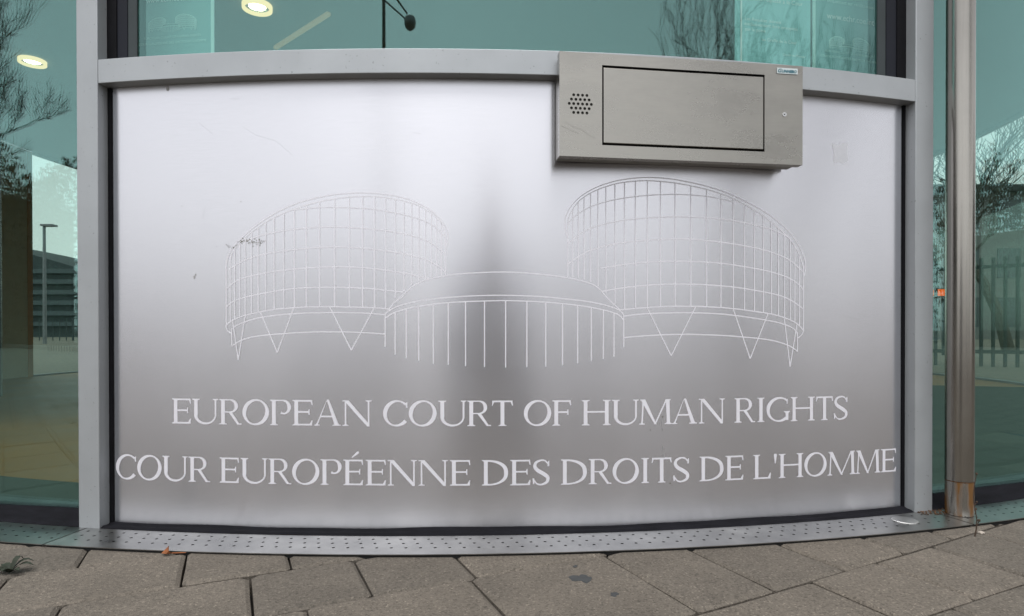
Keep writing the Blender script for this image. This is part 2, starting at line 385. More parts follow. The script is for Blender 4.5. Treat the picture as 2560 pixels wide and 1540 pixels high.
# glazed ring: posts every so often, one pane between each pair of posts
PL = (-0.1676, -0.1555); PR = (0.2767, 0.2893)
fr = thing('curtain_wall', 'silver aluminium frame of two posts and a curved rail around the lettered panel', 'curtain wall', P(0.06, R, 0))
def post(a, b, parent, r1=R):
    o = arc_box('post', a, b, R-0.085, r1, 0.004, ZC+.1, M['alu'], parent, 2); bevel(o, .0018); return o
post(*PL, fr)
post(*PR, fr)
o = arc_box('rail', PL[1]+.00012, PR[0]-.00012, R-0.085, R-0.0008, ZT-.060, ZT, M['alu'], fr); bevel(o, .0015)
# black gaskets beside the posts, inner dark profiles behind the upper pane
for a, b in ((PL[1]+.00005, PL[1]+.0022), (PR[0]-.0018, PR[0]-.00005)):
    arc_box('gasket', a, b, R-0.070, R-0.031, 0.012, ZT-.0605, M['rubber'], fr, 1)
M['bead'] = simple('bead_dark', (0.018, 0.020, 0.028), 0.6, var=0.15, spec=0.2); M['bead_grey'] = simple('bead_grey', (0.060, 0.072, 0.076), 0.6, var=0.12, spec=0.2)
for x0, x1, rr_b, mt in ((258, 291, R-.0300, 'rubber'), (291, 318, R-.0330, 'bead'), (318, 342, R-.0355, 'bead_grey'), (2243, 2276, R-.0300, 'rubber'), (2216, 2243, R-.0330, 'bead'), (2194, 2216, R-.0355, 'bead_grey')):
    a, b = cyl(x0, 60, rr_b)[0], cyl(x1, 60, rr_b)[0]
    a, b = max(a, PL[1]+.0001), min(b, PR[0]-.0001)
    arc_box('glazing_bead', a, b, RG+.0004, rr_b, ZT+.001, ZC-.003, M[mt], fr, 1)
def wavy(th):
    return 0.0135+0.0016*math.sin(th*47)+0.0012*math.sin(th*23+1.0)+0.0008*math.sin(th*111)
# upper pane
up = arc_box('window_pane', -0.1553, 0.2765, RG-.012, RG, ZT+.0005, ZC-.002, M['glass'], origin=(CX, CY, 0), smooth=False)
tag(up, 'teal tinted glass pane above the curved aluminium rail', 'window')
# side panes
def side_pane(a, b, label):
    r = thing('side_window', label, 'window', P((a+b)/2, RG, 0))
    arc_box('glass', a, b, RG-.012, RG, 0.035, ZC-.002, M['glass'], r, origin=(CX, CY, 0))
    n = 40; V, Fc = [], []
    for i in range(n+1):
        t = a+(b-a)*i/n; z = 0.040+0.002*math.sin(t*60)
        V += [P(t, R-.001, 0.0065), P(t, R-.012, 0.016), P(t, RG+.004, z), P(t, RG-.016, z), P(t, RG-.016, 0.0065)]
    for i in range(n):
        for k in range(4): Fc.append((5*i+k, 5*i+k+1, 5*i+k+6, 5*i+k+5))
    mk('bottom_seal', V, Fc, M['seal'], r)
    return r
side_pane(-0.62, PL[0]-.0001, 'teal tinted glass pane beside the post without a steel tube, brown lobby floor behind it')
side_pane(PR[1]+.0001, 0.74, 'teal tinted glass pane behind the round steel tube')

# far half of the ring, seen through the lobby
fw = thing('rear_glazing', 'glazed rear wall of the lobby with slim posts, seen through the front glass', 'wall', (CX, CY+R, 0))
def norm_arcs():
    a = 0.74
    pts = [0.74, 1.02, 1.30, 1.66, 2.0, 2.34, 2.68, 3.02, 3.36, 3.70, 4.04, 4.38, 2*PI-1.604]
    return pts
pts = norm_arcs()
for a, b in zip(pts, pts[1:]):
    arc_box('pane', a+.004, b-.004, RG-.012, RG, 0.02, ZC-.01, M['glass_rear'], fw, origin=(CX, CY, 0))
for a in pts[1:-1]:
    if abs(a-1.66) < .01: continue
    arc_box('mullion', a-.004, a+.004, R-.08, R-.002, 0.013, ZC, M['alu'], fw, 1)
arc_box('header', 0.74, 2*PI-1.604, R-.13, R-.085, ZC-.03, ZC-.002, M['ceil'], fw, 96)
arc_box('floor_profile', 0.74, 2*PI-1.604, R-.10, R-.03, 0.0125, 0.03, M['greysteel'], fw, 96)
# solid part of the ring on the left with a timber edge
sw = thing('lobby_side_wall', 'taupe lobby wall with a brown timber edge, seen through the side glass', 'wall', P(-1.2, R-.1, 0))
arc_box('wall_panel', -1.590, -0.64, R-.09, R-.02, 0.0125, ZC-.001, M['taupe'], sw, 24)
arc_box('timber_edge', -1.604, -1.590, R-.092, R-.02, 0.0125, ZC-.001, M['wood'], sw, 1)
post(-0.638, -0.622, sw)
rp = thing('corner_post', 'aluminium post at the far end of the side glass', 'post', P(0.748, R, 0)); post(0.741, 0.757, rp)
# (column seen at the far left edge)
cp = at_depth(-8, 940, 4.6)
col = thing('lobby_column', 'dark blue green column in the lobby near the timber edge', 'column', (cp.x, 4.6, 0.012))
mk('shaft', *tube_geo([(cp.x-.1, 4.6, .012), (cp.x-.1, 4.6, ZC)], [.11, .11], 20), simple('dark_column', (0.03, 0.06, 0.065), 0.4), col)

# mats on the lobby floor
M['mat'] = simple('door_mat', (0.035, 0.05, 0.045), 0.95, var=0.3, scale=60, bump=0.5, bscale=300)
tag(mk('floor_mat', *arc_geo(0.292, 1.30, 0.9, R-.12, .0125, .020, 60), M['mat']), 'dark floor mat behind the glass with the steel tube', 'mat')
tag(mk('floor_mat', *arc_geo(-0.60, -0.10, R-.34, R-.11, .0125, .020, 30), M['mat']), 'narrow dark floor mat along the glass by the brown floor', 'mat')
# downlights
def downlight(px, py, label):
    r = ray(px, py); t = (ZC-H)/r[2]; x, y = r[0]*t, r[1]*t
    d = thing('downlight', label, 'ceiling lamp', (x, y, ZC-.03), 'recessed lobby ceiling lamps')
    def ring(r0, r1, z0, z1, n=32):
        V, Fc = [], []
        for i in range(n):
            a = 2*PI*i/n
            for (q, z) in ((r0, z0), (r1, z0), (r1, z1), (r0, z1)): V.append(Vector((x+q*math.cos(a), y+q*math.sin(a), z)))
        for i in range(n):
            for k in range(4): Fc.append((4*i+k, 4*i+(k+1) % 4, 4*((i+1) % n)+(k+1) % 4, 4*((i+1) % n)+k))
        return V, Fc
    mk('ghost_ring', *ring(.070, .085, ZC-.028, ZC-.001), M['lampghost'], d)  # glowing ring stands in for the lamp's ghost reflection in the double glazing
    mk('reflector', *ring(.050, .069, ZC-.010, ZC-.001), M['greysteel'], d)
    V = [Vector((x+.049*math.cos(2*PI*i/32), y+.049*math.sin(2*PI*i/32), ZC-.012)) for i in range(32)]
    sheet('lamp_disc', V, [tuple(range(31, -1, -1))], M['lamp'], d)
downlight(81, 150, 'round warm ceiling lamp behind the side glass next to the reflected tree')
downlight(643, 12, 'round warm ceiling lamp behind the pane above the rail')
def ceil_pt(px, py, dz=0.0):
    r = ray(px, py); t = (ZC-H)/r[2]; return Vector((r[0]*t, r[1]*t, ZC-dz))
a, b = ceil_pt(688, 116), ceil_pt(822, 30)
dv = (b-a).normalized(); nv = Vector((-dv.y, dv.x, 0))*.012
mk('light_strip', [a-nv, b-nv, b+nv, a+nv]+[v-Vector((0, 0, .02)) for v in (a-nv, b-nv, b+nv, a+nv)], [(0, 1, 2, 3), (7, 6, 5, 4), (0, 4, 5, 1), (1, 5, 6, 2), (2, 6, 7, 3), (3, 7, 4, 0)], M['strip'])
tag(bpy.data.objects['light_strip'], 'thin warm light strip set slanting in the lobby ceiling', 'light strip')

# ================================================================== LETTERED PANEL
pa0, pa1 = -0.1533, 0.2748
panel = thing('lettered_panel', 'curved brushed metal panel with white building drawing and two lines of lettering', 'panel', P(0.06, RP, 0.012))
n = 72; V, Fc = [], []
for i in range(n+1):
    t = pa0+(pa1-pa0)*i/n
    for (r, z) in ((RP, wavy(t)), (RP, 0.4), (RP, 0.8), (RP, ZT-.0606), (RP-.006, ZT-.0606), (RP-.006, wavy(t))): V.append(P(t, r, z))
for i in range(n):
    for k in range(6): Fc.append((6*i+k, 6*i+(k+1) % 6, 6*i+6+(k+1) % 6, 6*i+6+k))
Fc += [tuple(range(5, -1, -1)), tuple(6*n+k for k in range(6))]
mk('metal_sheet', V, Fc, M['panel'], panel, origin=(CX, CY, 0), smooth=True)
V, Fc = [], []
for i in range(n+1):
    t = PL[1]+.0001+(PR[0]-PL[1]-.0002)*i/n
    zz = wavy(t)
    V += [P(t, R-.001, 0.0065), P(t, R-.010, 0.0105), P(t, RP+.008, zz-.003), P(t, RP+.0006, zz+.0014), P(t, RP-.02, zz+.0014), P(t, RP-.02, .0065)]
for i in range(n):
    for k in range(5): Fc.append((6*i+k, 6*i+k+1, 6*i+k+7, 6*i+k+6))
mk('bottom_seal', V, Fc, M['seal'], panel)

# ---- lettering: strokes of a broad-nibbed roman capital, drawn in cap heights
TT, HH, SS, SO = 0.150, 0.064, 0.040, 0.078
def rect(x0, y0, x1, y1): return [(x0, y0), (x1, y0), (x1, y1), (x0, y1)]
def serif(cx, y, t, up, wide=None):
    w = (t/2+SO) if wide is None else wide; s = 1 if up else -1
    return [(cx-w, y), (cx+w, y), (cx+w, y+s*SS*.75), (cx+t/2+.012, y+s*SS*1.25), (cx+t/2, y+s*SS*2.2), (cx-t/2, y+s*SS*2.2), (cx-t/2-.012, y+s*SS*1.25), (cx-w, y+s*SS*.75)]
def stem(cx, t=TT, y0=0, y1=1, sb=True, st=True):
    q = [rect(cx-t/2, y0+(SS if sb else 0), cx+t/2, y1-(SS if st else 0))]
    if sb: q.append(serif(cx, y0, t, True))
    if st: q.append(serif(cx, y1, t, False))
    return q
def diag(x0, y0, x1, y1, w): return [[(x0-w/2, y0), (x0+w/2, y0), (x1+w/2, y1), (x1-w/2, y1)]]
def ring(cx, cy, rx, ry, thick, thin, a0=0, a1=360, tilt=18, n=48, sq=1.0):
    """strip between two ellipses, heavy at the sides (stress tilted)"""
    out = []
    for i in range(n+1):
        a = math.radians(a0+(a1-a0)*i/n)
        k = abs(math.cos(a-math.radians(180-tilt) if False else a+math.radians(tilt)))
        w = thin+(thick-thin)*k**1.6
        pw = lambda v: math.copysign(abs(v)**sq, v)
        ox, oy = cx+rx*pw(math.cos(a)), cy+ry*pw(math.sin(a))
        nx, ny = math.cos(a)/rx, math.sin(a)/ry; L = math.hypot(nx, ny)
        out.append(((ox, oy), (ox-nx/L*w, oy-ny/L*w)))
    return [[out[i][0], out[i+1][0], out[i+1][1], out[i][1]] for i in range(n)]
def stroke(pts, ws):
    out = []
    for i in range(len(pts)):
        a, b = pts[max(0, i-1)], pts[min(len(pts)-1, i+1)]
        dx, dy = b[0]-a[0], b[1]-a[1]; L = math.hypot(dx, dy) or 1
        nx, ny = -dy/L*ws[i]/2, dx/L*ws[i]/2
        out.append(((pts[i][0]+nx, pts[i][1]+ny), (pts[i][0]-nx, pts[i][1]-ny)))
    return [[out[i][0], out[i+1][0], out[i+1][1], out[i][1]] for i in range(len(pts)-1)]
def smooth_pts(ctrl, ws, sub=8):
    P_, W_ = [], []
    n = len(ctrl)
    for i in range(n-1):
        p0, p1, p2, p3 = ctrl[max(0, i-1)], ctrl[i], ctrl[i+1], ctrl[min(n-1, i+2)]
        for j in range(sub):
            t = j/sub
            f = lambda k: 0.5*((2*p1[k])+(-p0[k]+p2[k])*t+(2*p0[k]-5*p1[k]+4*p2[k]-p3[k])*t*t+(-p0[k]+3*p1[k]-3*p2[k]+p3[k])*t**3)
            P_.append((f(0), f(1))); W_.append(ws[i]+(ws[i+1]-ws[i])*t)
    P_.append(ctrl[-1]); W_.append(ws[-1]); return P_, W_
def arms_E(w, foot=True):
    x = SO+TT
    q = [rect(x-.02, 1-HH, w-.03, 1), [(w-.035, 1), (w-.02, 1), (w+.0, .80), (w-.035, .80), (w-.075, 1-HH), (w-.10, 1-HH)],
         rect(x-.02, .50, w*.82, .50+HH), [(w*.82-.03, .50), (w*.82-.01, .42), (w*.82+.025, .42), (w*.82+.025, .64), (w*.82-.01, .64), (w*.82-.03, .556)]]
    if foot: q += [rect(x-.02, 0, w-.02, HH), [(w-.12, HH), (w-.04, .20), (w+.0, .20), (w-.03, 0), (w-.06, 0)]]
    return q
def glyph(c, w):
    s = TT/2+SO
    if c == 'I': return stem(w/2)
    if c in 'EF': return stem(s)+arms_E(w, c == 'E')
    if c == 'L': return stem(s)+[rect(s, 0, w-.02, HH), [(w-.14, HH), (w-.04, .24), (w, .24), (w-.03, 0), (w-.06, 0)]]
    if c == 'T': return stem(w/2, st=False)+[rect(.02, 1-HH, w-.02, 1), [(.03, 1), (.10, 1), (.085, 1-HH), (.035, .80), (0, .80)], [(w-.10, 1), (w-.03, 1), (w, .80), (w-.035, .80), (w-.085, 1-HH)]]
    if c == 'H': return stem(s)+stem(w-s)+[rect(s, .50, w-s, .50+HH)]
    if c == 'U':
        l, r = s, w-.085; cx = (l-TT/2+r+.035)/2; rx = (r+.035-l+TT/2)/2
        return [rect(l-TT/2, .36, l+TT/2, 1-SS), serif(l, 1, TT, False), rect(r-.035, .36, r+.035, 1-SS), serif(r, 1, .07, False, .11)] + [q for q in _ucurve(cx, rx)]
    if c == 'N':
        l, r = .115, w-.115
        return [rect(l-.03, SS, l+.03, .94), serif(l, 0, .06, True, .115), [(0, 1), (.17, 1), (.17, 1-SS), (0, 1-SS)], rect(r-.03, .04, r+.03, 1-SS), serif(r, 1, .06, False, .115), [(.05, 1), (.235, 1), (r+.03, .06), (r+.03, -.02), (r-.06, -.02)]]
    if c == 'M':
        m = w*.50
        return diag(.115, SS*.5, .165, .96, .062)+[serif(.115, 0, .06, True, .115), [(.06, 1), (.25, 1), (m+.055, 0), (m-.03, 0)], [(w-.235, 1), (w-.165, 1), (m+.02, 0), (m-.02, .05)], [(.05, 1), (.2, 1), (.2, 1-SS), (.05, 1-SS)], [(w-.225, 1), (w-.075, 1), (w-.05, SS), (w-.185, SS)], serif(w-.118, 0, TT, True), [(w-.2, 1), (w-.03, 1), (w-.03, 1-SS), (w-.2, 1-SS)]]
    if c == 'A':
        ap = w*.50
        return [[(ap-.055, .96), (ap-.012, 1.02), (.135, SS), (.075, SS)], [(ap-.03, 1.02), (ap+.055, 1.02), (w-.085, SS), (w-.255, SS)], serif(.105, 0, .06, True, .105), serif(w-.165, 0, TT, True, .165), rect(.24, .33, w-.29, .33+HH)]
    if c == 'O': return ring(w/2, .5, w/2, .515, .160, .060)
    if c == 'C':
        rx = w*.56
        return ring(rx, .5, rx, .515, .160, .060, 48, 318)+[[(w-.045, .72), (w, .72), (w-.005, .93), (rx+rx*.60, .90), (rx+rx*.62, .86)]]
    if c == 'G':
        rx = w*.56
        return ring(rx, .5, rx, .515, .160, .060, 48, 306)+[[(w-.13, .73), (w-.085, .73), (w-.08, .93), (rx+rx*.58, .91), (rx+rx*.60, .86)], rect(w-.175, .055, w-.045, .42-SS), serif(w-.11, .42, TT, False, .135)]
    if c == 'D':
        x = SO+TT; cx = x*.82; rx = w-cx
        return stem(s)+ring(cx, .5, rx, .5, .158, .058, -89, 89, tilt=-8, sq=.84)+[rect(x-.02, 0, cx+.06, .05), rect(x-.02, .95, cx+.06, 1)]
    if c in 'PR':
        x = SO+TT; yb = .43 if c == 'P' else .47; cy = (1+yb)/2; ry = (1-yb)/2; bw = w if c == 'P' else w*.84
        cx = bw-.30; rx = bw-cx
        q = stem(s)+ring(cx, cy, rx, ry, .145, .056, (-115 if c == 'P' else -90), 90, tilt=-6, n=30)+[rect(x-.02, 1-.046, cx+.01, 1)]
        if c == 'R': q += [rect(x-.02, yb, cx+.01, yb+.046), [(cx-.10, yb+.03), (cx+.05, yb+.03), (w-.10, .05), (w+.0, SS), (w, 0), (w-.17, 0)]]
        return q
    if c == 'S':
        ct = [(w*.90, .80), (w*.72, .945), (w*.48, .975), (w*.22, .89), (w*.15, .73), (w*.30, .58), (w*.62, .44), (w*.84, .30), (w*.80, .12), (w*.52, .022), (w*.27, .05), (w*.09, .21)]
        ws = [.05, .058, .065, .10, .135, .15, .155, .145, .11, .065, .058, .045]
        return stroke(*smooth_pts(ct, ws))+[[(w*.84, .74), (w*.93, .74), (w*.93, .96), (w*.86, .92)], [(w*.02, .27), (w*.11, .27), (w*.13, .07), (w*.05, .03)]]
    if c == "'": return [[(w*.32, .62), (w*.62, .62), (w, .98), (w*.8, 1.02), (w*.2, 1.02), (0, .98)]]
    return []
def _ucurve(cx, rx):
    out = []
    nn = 36
    for i in range(nn+1):
        a = math.radians(180+180*i/nn); k = i/nn
        w = TT*(1-k)**1.5+.07*k**1.5; w = min(w, TT); w = max(w, .062)
        ox, oy = cx+rx*math.cos(a), .37+.385*math.sin(a)
        nx, ny = math.cos(a)/rx, math.sin(a)/.385; L = math.hypot(nx, ny)
        out.append(((ox, oy), (ox-nx/L*w, oy-ny/L*w)))
    return [[out[i][0], out[i+1][0], out[i+1][1], out[i][1]] for i in range(nn)]
c4 = lambda x: 260+x/2.4186
c5 = lambda x: 1240+x/2.3274
L1 = [('E', c4(413), c4(527)), ('U', c4(535), c4(687)), ('R', c4(698), c4(832)), ('O', c4(838), c4(998)), ('P', c4(1005), c4(1131)), ('E', c4(1140), c4(1262)), ('A', c4(1272), c4(1432)), ('N', c4(1443), c4(1618)), ('C', c4(1688), c4(1835)), ('O', c4(1843), c4(2011)), ('U', c4(2022), c4(2187)), ('R', c4(2197), c4(2340)), ('T', c4(2345), c5(99)), ('O', c5(162), c5(321)), ('F', c5(328), c5(437)), ('H', c5(499), c5(666)), ('U', c5(675), c5(826)), ('M', c5(833), c5(1019)), ('A', c5(1025), c5(1169)), ('N', c5(1180), c5(1331)), ('R', c5(1388), c5(1507)), ('I', c5(1515), c5(1567)), ('G', c5(1573), c5(1706)), ('H', c5(1715), c5(1853)), ('T', c5(1861), c5(1960)), ('S', c5(1962), c5(2049))]
L2 = [('C', c4(73), c4(195)), ('O', c4(202), c4(349)), ('U', c4(354), c4(502)), ('R', c4(512), c4(641)), ('E', c4(700), c4(817)), ('U', c4(827), c4(986)), ('R', c4(995), c4(1132)), ('O', c4(1138), c4(1302)), ('P', c4(1310), c4(1437)), ('É', c4(1448), c4(1567)), ('E', c4(1583), c4(1705)), ('N', c4(1716), c4(1892)), ('N', c4(1902), c4(2080)), ('E', c4(2092), c4(2215)), ('D', c4(2285), c5(70)), ('E', c5(83), c5(201)), ('S', c5(210), c5(317)), ('D', c5(378), c5(528)), ('R', c5(540), c5(671)), ('O', c5(678), c5(831)), ('I', c5(840), c5(896)), ('T', c5(905), c5(1022)), ('S', c5(1028), c5(1129)), ('D', c5(1185), c5(1323)), ('E', c5(1335), c5(1439)), ('L', c5(1497), c5(1599)), ("'", c5(1616), c5(1634)), ('H', c5(1645), c5(1787)), ('O', c5(1793), c5(1923)), ('M', c5(1929), c5(2089)), ('M', c5(2091), c5(2232)), ('E', c5(2240), c5(2327))]
CAP = 0.0634
def lay_line(letters, ypx, zl, zr):
    t0, t1 = cyl(letters[0][1], ypx, RP)[0], cyl(letters[-1][2], ypx, RP)[0]
    for ch, a, b in letters:
        ta, tb = cyl(a, ypx, RP)[0], cyl(b, ypx, RP)[0]
        w = (tb-ta)*RP/CAP
        polys = glyph('E' if ch == 'É' else ch, w)
        if ch == 'É': polys = polys+[[(w*.40, 1.09), (w*.47, 1.08), (w*.80, 1.26), (w*.78, 1.31), (w*.70, 1.32)]]
        zb = zl+(zr-zl)*((ta+tb)/2-t0)/(t1-t0)
        V, Fc = [], []
        for k, poly in enumerate(polys):
            o = len(V); r = RP+.0004+.00003*(k % 9)
            # orientation outward
            A = sum(poly[i-1][0]*poly[i][1]-poly[i][0]*poly[i-1][1] for i in range(len(poly)))
            if A < 0: poly = poly[::-1]
            for x, y in poly: V.append(P(ta+x*CAP/RP, r, zb+y*CAP))
            if len(poly) == 4: Fc.append(tuple(o+i for i in range(4)))
            else:
                for tri in tessellate_polygon([[Vector((x, y, 0)) for x, y in poly]]): Fc.append(tuple(o+i for i in tri))
        sheet('letter', V, Fc, M['film'], panel)
lay_line(L1, 1030, 0.2708, 0.2642)
lay_line(L2, 1150, 0.1250, 0.1135)

# ---- the line drawing of the court building
def lc(x, y): return (520+x/2.8545, 440+y/2.8545)
def rcx(x, y): return (1380+x/2.7486, 420+y/2.7486)
def mc(x, y): return (900+x/3.524, 650+y/3.524)
def catmull(pts, sub=5):
    if len(pts) < 3: return pts
    return smooth_pts(pts, [0]*len(pts), sub)[0]
def interp(pts, x):
    for (x0, y0), (x1, y1) in zip(pts, pts[1:]):
        if min(x0, x1) <= x <= max(x0, x1) and x0 != x1: return y0+(y1-y0)*(x-x0)/(x1-x0)
    return pts[0][1] if x < pts[0][0] else pts[-1][1]
drawing = {'left_drum_drawing': [], 'right_drum_drawing': [], 'dome_drawing': []}
# left drum
LO = [(130, 660), (140, 590), (165, 535), (215, 470), (300, 390), (400, 315), (520, 245), (650, 190), (780, 155), (900, 133), (1010, 123), (1120, 121), (1230, 127), (1340, 143), (1440, 170), (1540, 215), (1620, 270), (1680, 340), (1710, 400), (1713, 450), (1697, 520)]
LI = [(160, 620), (165, 575), (192, 520), (228, 478), (267, 440), (312, 400), (360, 367), (414, 330), (474, 297), (543, 265), (618, 235), (703, 208), (797, 183), (905, 163), (1010, 150), (1105, 146), (1190, 147), (1268, 153), (1338, 165), (1400, 178), (1455, 193), (1506, 213), (1553, 240), (1595, 265), (1632, 300), (1665, 340), (1690, 400), (1695, 450)]
LB = [(132, 1060), (175, 1030), (230, 1005), (300, 985), (400, 965), (470, 952), (545, 945), (700, 935), (870, 933), (1010, 935), (1180, 940), (1300, 950)]
dome_cut_L = {1338: 870, 1400: 825, 1455: 775, 1506: 750, 1553: 738, 1595: 722, 1632: 715, 1665: 710, 1695: 705}
rl = drawing['left_drum_drawing']
def add(lst, f, pts, smooth=True): lst.append([f(*p) for p in (catmull(pts) if smooth else pts)])
for q in (LO, LI, LB,
          [(600, 243), (703, 232), (797, 225), (905, 223), (1105, 230), (1200, 240), (1338, 263), (1455, 292), (1553, 325), (1632, 372), (1690, 435)],
          [(250, 470), (360, 430), (474, 403), (618, 380), (797, 365), (905, 364), (1105, 372), (1268, 390), (1400, 412), (1506, 442), (1595, 480), (1665, 530), (1695, 560)],
          [(150, 665), (228, 618), (312, 583), (414, 555), (543, 535), (703, 517), (905, 507), (1105, 515), (1268, 533), (1400, 555), (1506, 582), (1595, 615), (1665, 655), (1695, 690)],
          [(138, 800), (192, 755), (267, 725), (370, 700), (545, 672), (703, 657), (905, 648), (1105, 655), (1268, 672), (1400, 692), (1506, 715), (1580, 733)],
          [(135, 930), (190, 890), (267, 865), (414, 833), (618, 803), (850, 795), (1105, 800), (1268, 815), (1390, 828)],
          [(178, 1085), (230, 1055), (330, 1020), (420, 1003), (600, 983), (870, 975), (1100, 978), (1265, 990)],
          [(132, 1060), (132, 1080), (142, 1105), (172, 1122)],
          [(172, 1212), (240, 1172), (340, 1145), (500, 1128), (700, 1115), (870, 1112), (1050, 1115), (1262, 1127)]):
    add(rl, lc, q)
for q in ([(172, 1085), (172, 1215)], [(178, 1035), (217, 1312)], [(217, 1312), (268, 995)], [(375, 970), (495, 1260)], [(495, 1260), (613, 940)], [(870, 935), (1023, 1243)], [(1023, 1243), (1187, 940)], [(132, 660), (132, 1062)]):
    add(rl, lc, q, False)
for x in (160, 192, 228, 267, 312, 360, 414, 474, 543, 618, 703, 797, 905, 1010, 1105, 1190, 1268, 1338, 1400, 1455, 1506, 1553, 1595, 1632, 1665, 1695):
    y1 = dome_cut_L.get(x) or interp(LB, x)
    add(rl, lc, [(x, interp(LI, x) if x < 1690 else 450), (x, y1)], False)
# right drum
RO = [(105, 475), (92, 420), (92, 350), (120, 280), (180, 210), (260, 155), (350, 115), (450, 87), (560, 70), (670, 65), (800, 73), (930, 95), (1050, 122), (1200, 170), (1330, 230), (1450, 295), (1550, 365), (1640, 450), (1700, 540), (1735, 620), (1742, 690), (1732, 740)]
RI = [(108, 400), (115, 340), (142, 285), (180, 233), (220, 200), (265, 172), (315, 148), (370, 128), (432, 110), (498, 98), (573, 90), (655, 87), (745, 92), (845, 103), (953, 122), (1062, 147), (1160, 177), (1245, 210), (1322, 250), (1390, 290), (1451, 330), (1505, 370), (1553, 410), (1597, 450), (1635, 490), (1668, 535), (1700, 595), (1728, 680)]
RB = [(465, 975), (573, 965), (745, 953), (900, 950), (1062, 953), (1245, 966), (1390, 985), (1505, 1003), (1597, 1028), (1668, 1060), (1705, 1090), (1725, 1115)]
dome_cut_R = {108: 748, 142: 750, 180: 757, 220: 765, 265: 785, 315: 810, 370: 860, 432: 935}
rr_ = drawing['right_drum_drawing']
for q in (RO, RI, RB,
          [(112, 385), (142, 345), (220, 290), (315, 248), (432, 218), (573, 196), (700, 185), (845, 181), (953, 185), (1062, 195), (1160, 212), (1240, 232)],
          [(112, 520), (142, 490), (220, 435), (315, 398), (432, 370), (573, 350), (745, 338), (845, 335), (953, 337), (1100, 345), (1245, 362), (1390, 390), (1505, 420), (1597, 460), (1640, 490)],
          [(112, 660), (142, 635), (220, 585), (315, 550), (432, 522), (573, 503), (745, 491), (953, 490), (1160, 510), (1322, 535), (1451, 562), (1553, 595), (1635, 635), (1700, 690), (1727, 715)],
          [(330, 690), (432, 672), (573, 653), (745, 643), (953, 642), (1160, 655), (1322, 678), (1451, 702), (1553, 728), (1635, 760), (1700, 805), (1727, 840)],
          [(345, 848), (432, 832), (573, 813), (745, 800), (900, 798), (1062, 803), (1245, 818), (1390, 840), (1505, 862), (1597, 888), (1668, 925), (1727, 970)],
          [(495, 1018), (600, 1005), (745, 997), (953, 995), (1160, 1003), (1322, 1022), (1451, 1042), (1553, 1062), (1635, 1090), (1675, 1120), (1685, 1145)],
          [(1727, 1100), (1724, 1125), (1712, 1148), (1690, 1168)],
          [(495, 1165), (650, 1152), (800, 1145), (953, 1143), (1160, 1150), (1322, 1162), (1451, 1175), (1553, 1195), (1635, 1225), (1685, 1258)]):
    add(rr_, rcx, q)
for q in ([(1685, 1130), (1685, 1262)], [(652, 958), (818, 1290)], [(818, 1290), (985, 955)], [(1245, 968), (1361, 1310)], [(1361, 1310), (1483, 1003)], [(1595, 1030), (1635, 1365)], [(1635, 1365), (1682, 1075)]):
    add(rr_, rcx, q, False)
for x in (108, 142, 180, 220, 265, 315, 370, 432, 498, 573, 655, 745, 845, 953, 1062, 1160, 1245, 1322, 1390, 1451, 1505, 1553, 1597, 1635, 1668, 1700, 1727):
    y1 = dome_cut_R.get(x) or interp(RB, x)
    add(rr_, rcx, [(x, interp(RI, x)), (x, y1)], False)
# dome between them
dm = drawing['dome_drawing']
DL = [(222, 512), (300, 465), (410, 430), (520, 408), (645, 390), (780, 376), (930, 367), (1100, 361), (1285, 358), (1470, 363), (1635, 372), (1785, 385), (1920, 400), (2040, 418), (2145, 440), (2240, 467), (2290, 492), (2322, 530)]
for q in ([(250, 440), (300, 380), (360, 330), (420, 270), (500, 210), (600, 170), (740, 140), (890, 122), (1050, 112), (1210, 107), (1380, 110), (1550, 122), (1700, 138), (1850, 160), (1980, 190), (2060, 220), (2110, 255), (2180, 335), (2290, 440)],
          [(222, 475), (260, 445), (340, 405), (500, 365), (700, 338), (850, 325), (1000, 316), (1200, 311), (1400, 314), (1600, 323), (1800, 342), (2000, 365), (2150, 395), (2260, 430), (2310, 465), (2325, 495)], DL):
    add(dm, mc, q)
for x, y0, y1 in ((222, 475, 765), (310, 465, 835), (408, 430, 865), (518, 408, 887), (646, 390, 912), (778, 378, 923), (930, 367, 935), (1097, 361, 943), (1283, 358, 947), (1470, 363, 943), (1636, 372, 938), (1784, 385, 927), (1917, 400, 910), (2037, 418, 890), (2143, 440, 872), (2237, 467, 853), (2323, 495, 770)):
    add(dm, mc, [(x, y0), (x, y1)], False)
def ribbon_geo(lines, width, mapf):
    V, Fc = [], []
    for k, ln in enumerate(lines):
        off = .0004+.00002*(k % 14)
        n = len(ln); o = len(V)
        for i in range(n):
            a, b = ln[max(0, i-1)], ln[min(n-1, i+1)]
            dx, dy = b[0]-a[0], b[1]-a[1]; L = math.hypot(dx, dy) or 1
            nx, ny = -dy/L*width/2, dx/L*width/2
            V += [mapf(ln[i][0]+nx, ln[i][1]+ny, off), mapf(ln[i][0]-nx, ln[i][1]-ny, off)]
        for i in range(n-1): Fc.append((o+2*i, o+2*i+2, o+2*i+3, o+2*i+1))
    return V, Fc
def unroll(px, py):                      # pixel -> (arc length, height) on the panel
    t, z = cyl(px, py, RP); return (t*RP, z)
flat = {k: [[unroll(*p) for p in ln] for ln in v] for k, v in drawing.items()}
for k, lines in flat.items():
    V, Fc = ribbon_geo(lines, .0027, lambda s, z, off: P(s/RP, RP+off, z))
    sheet(k, V, Fc, M['film'], panel)
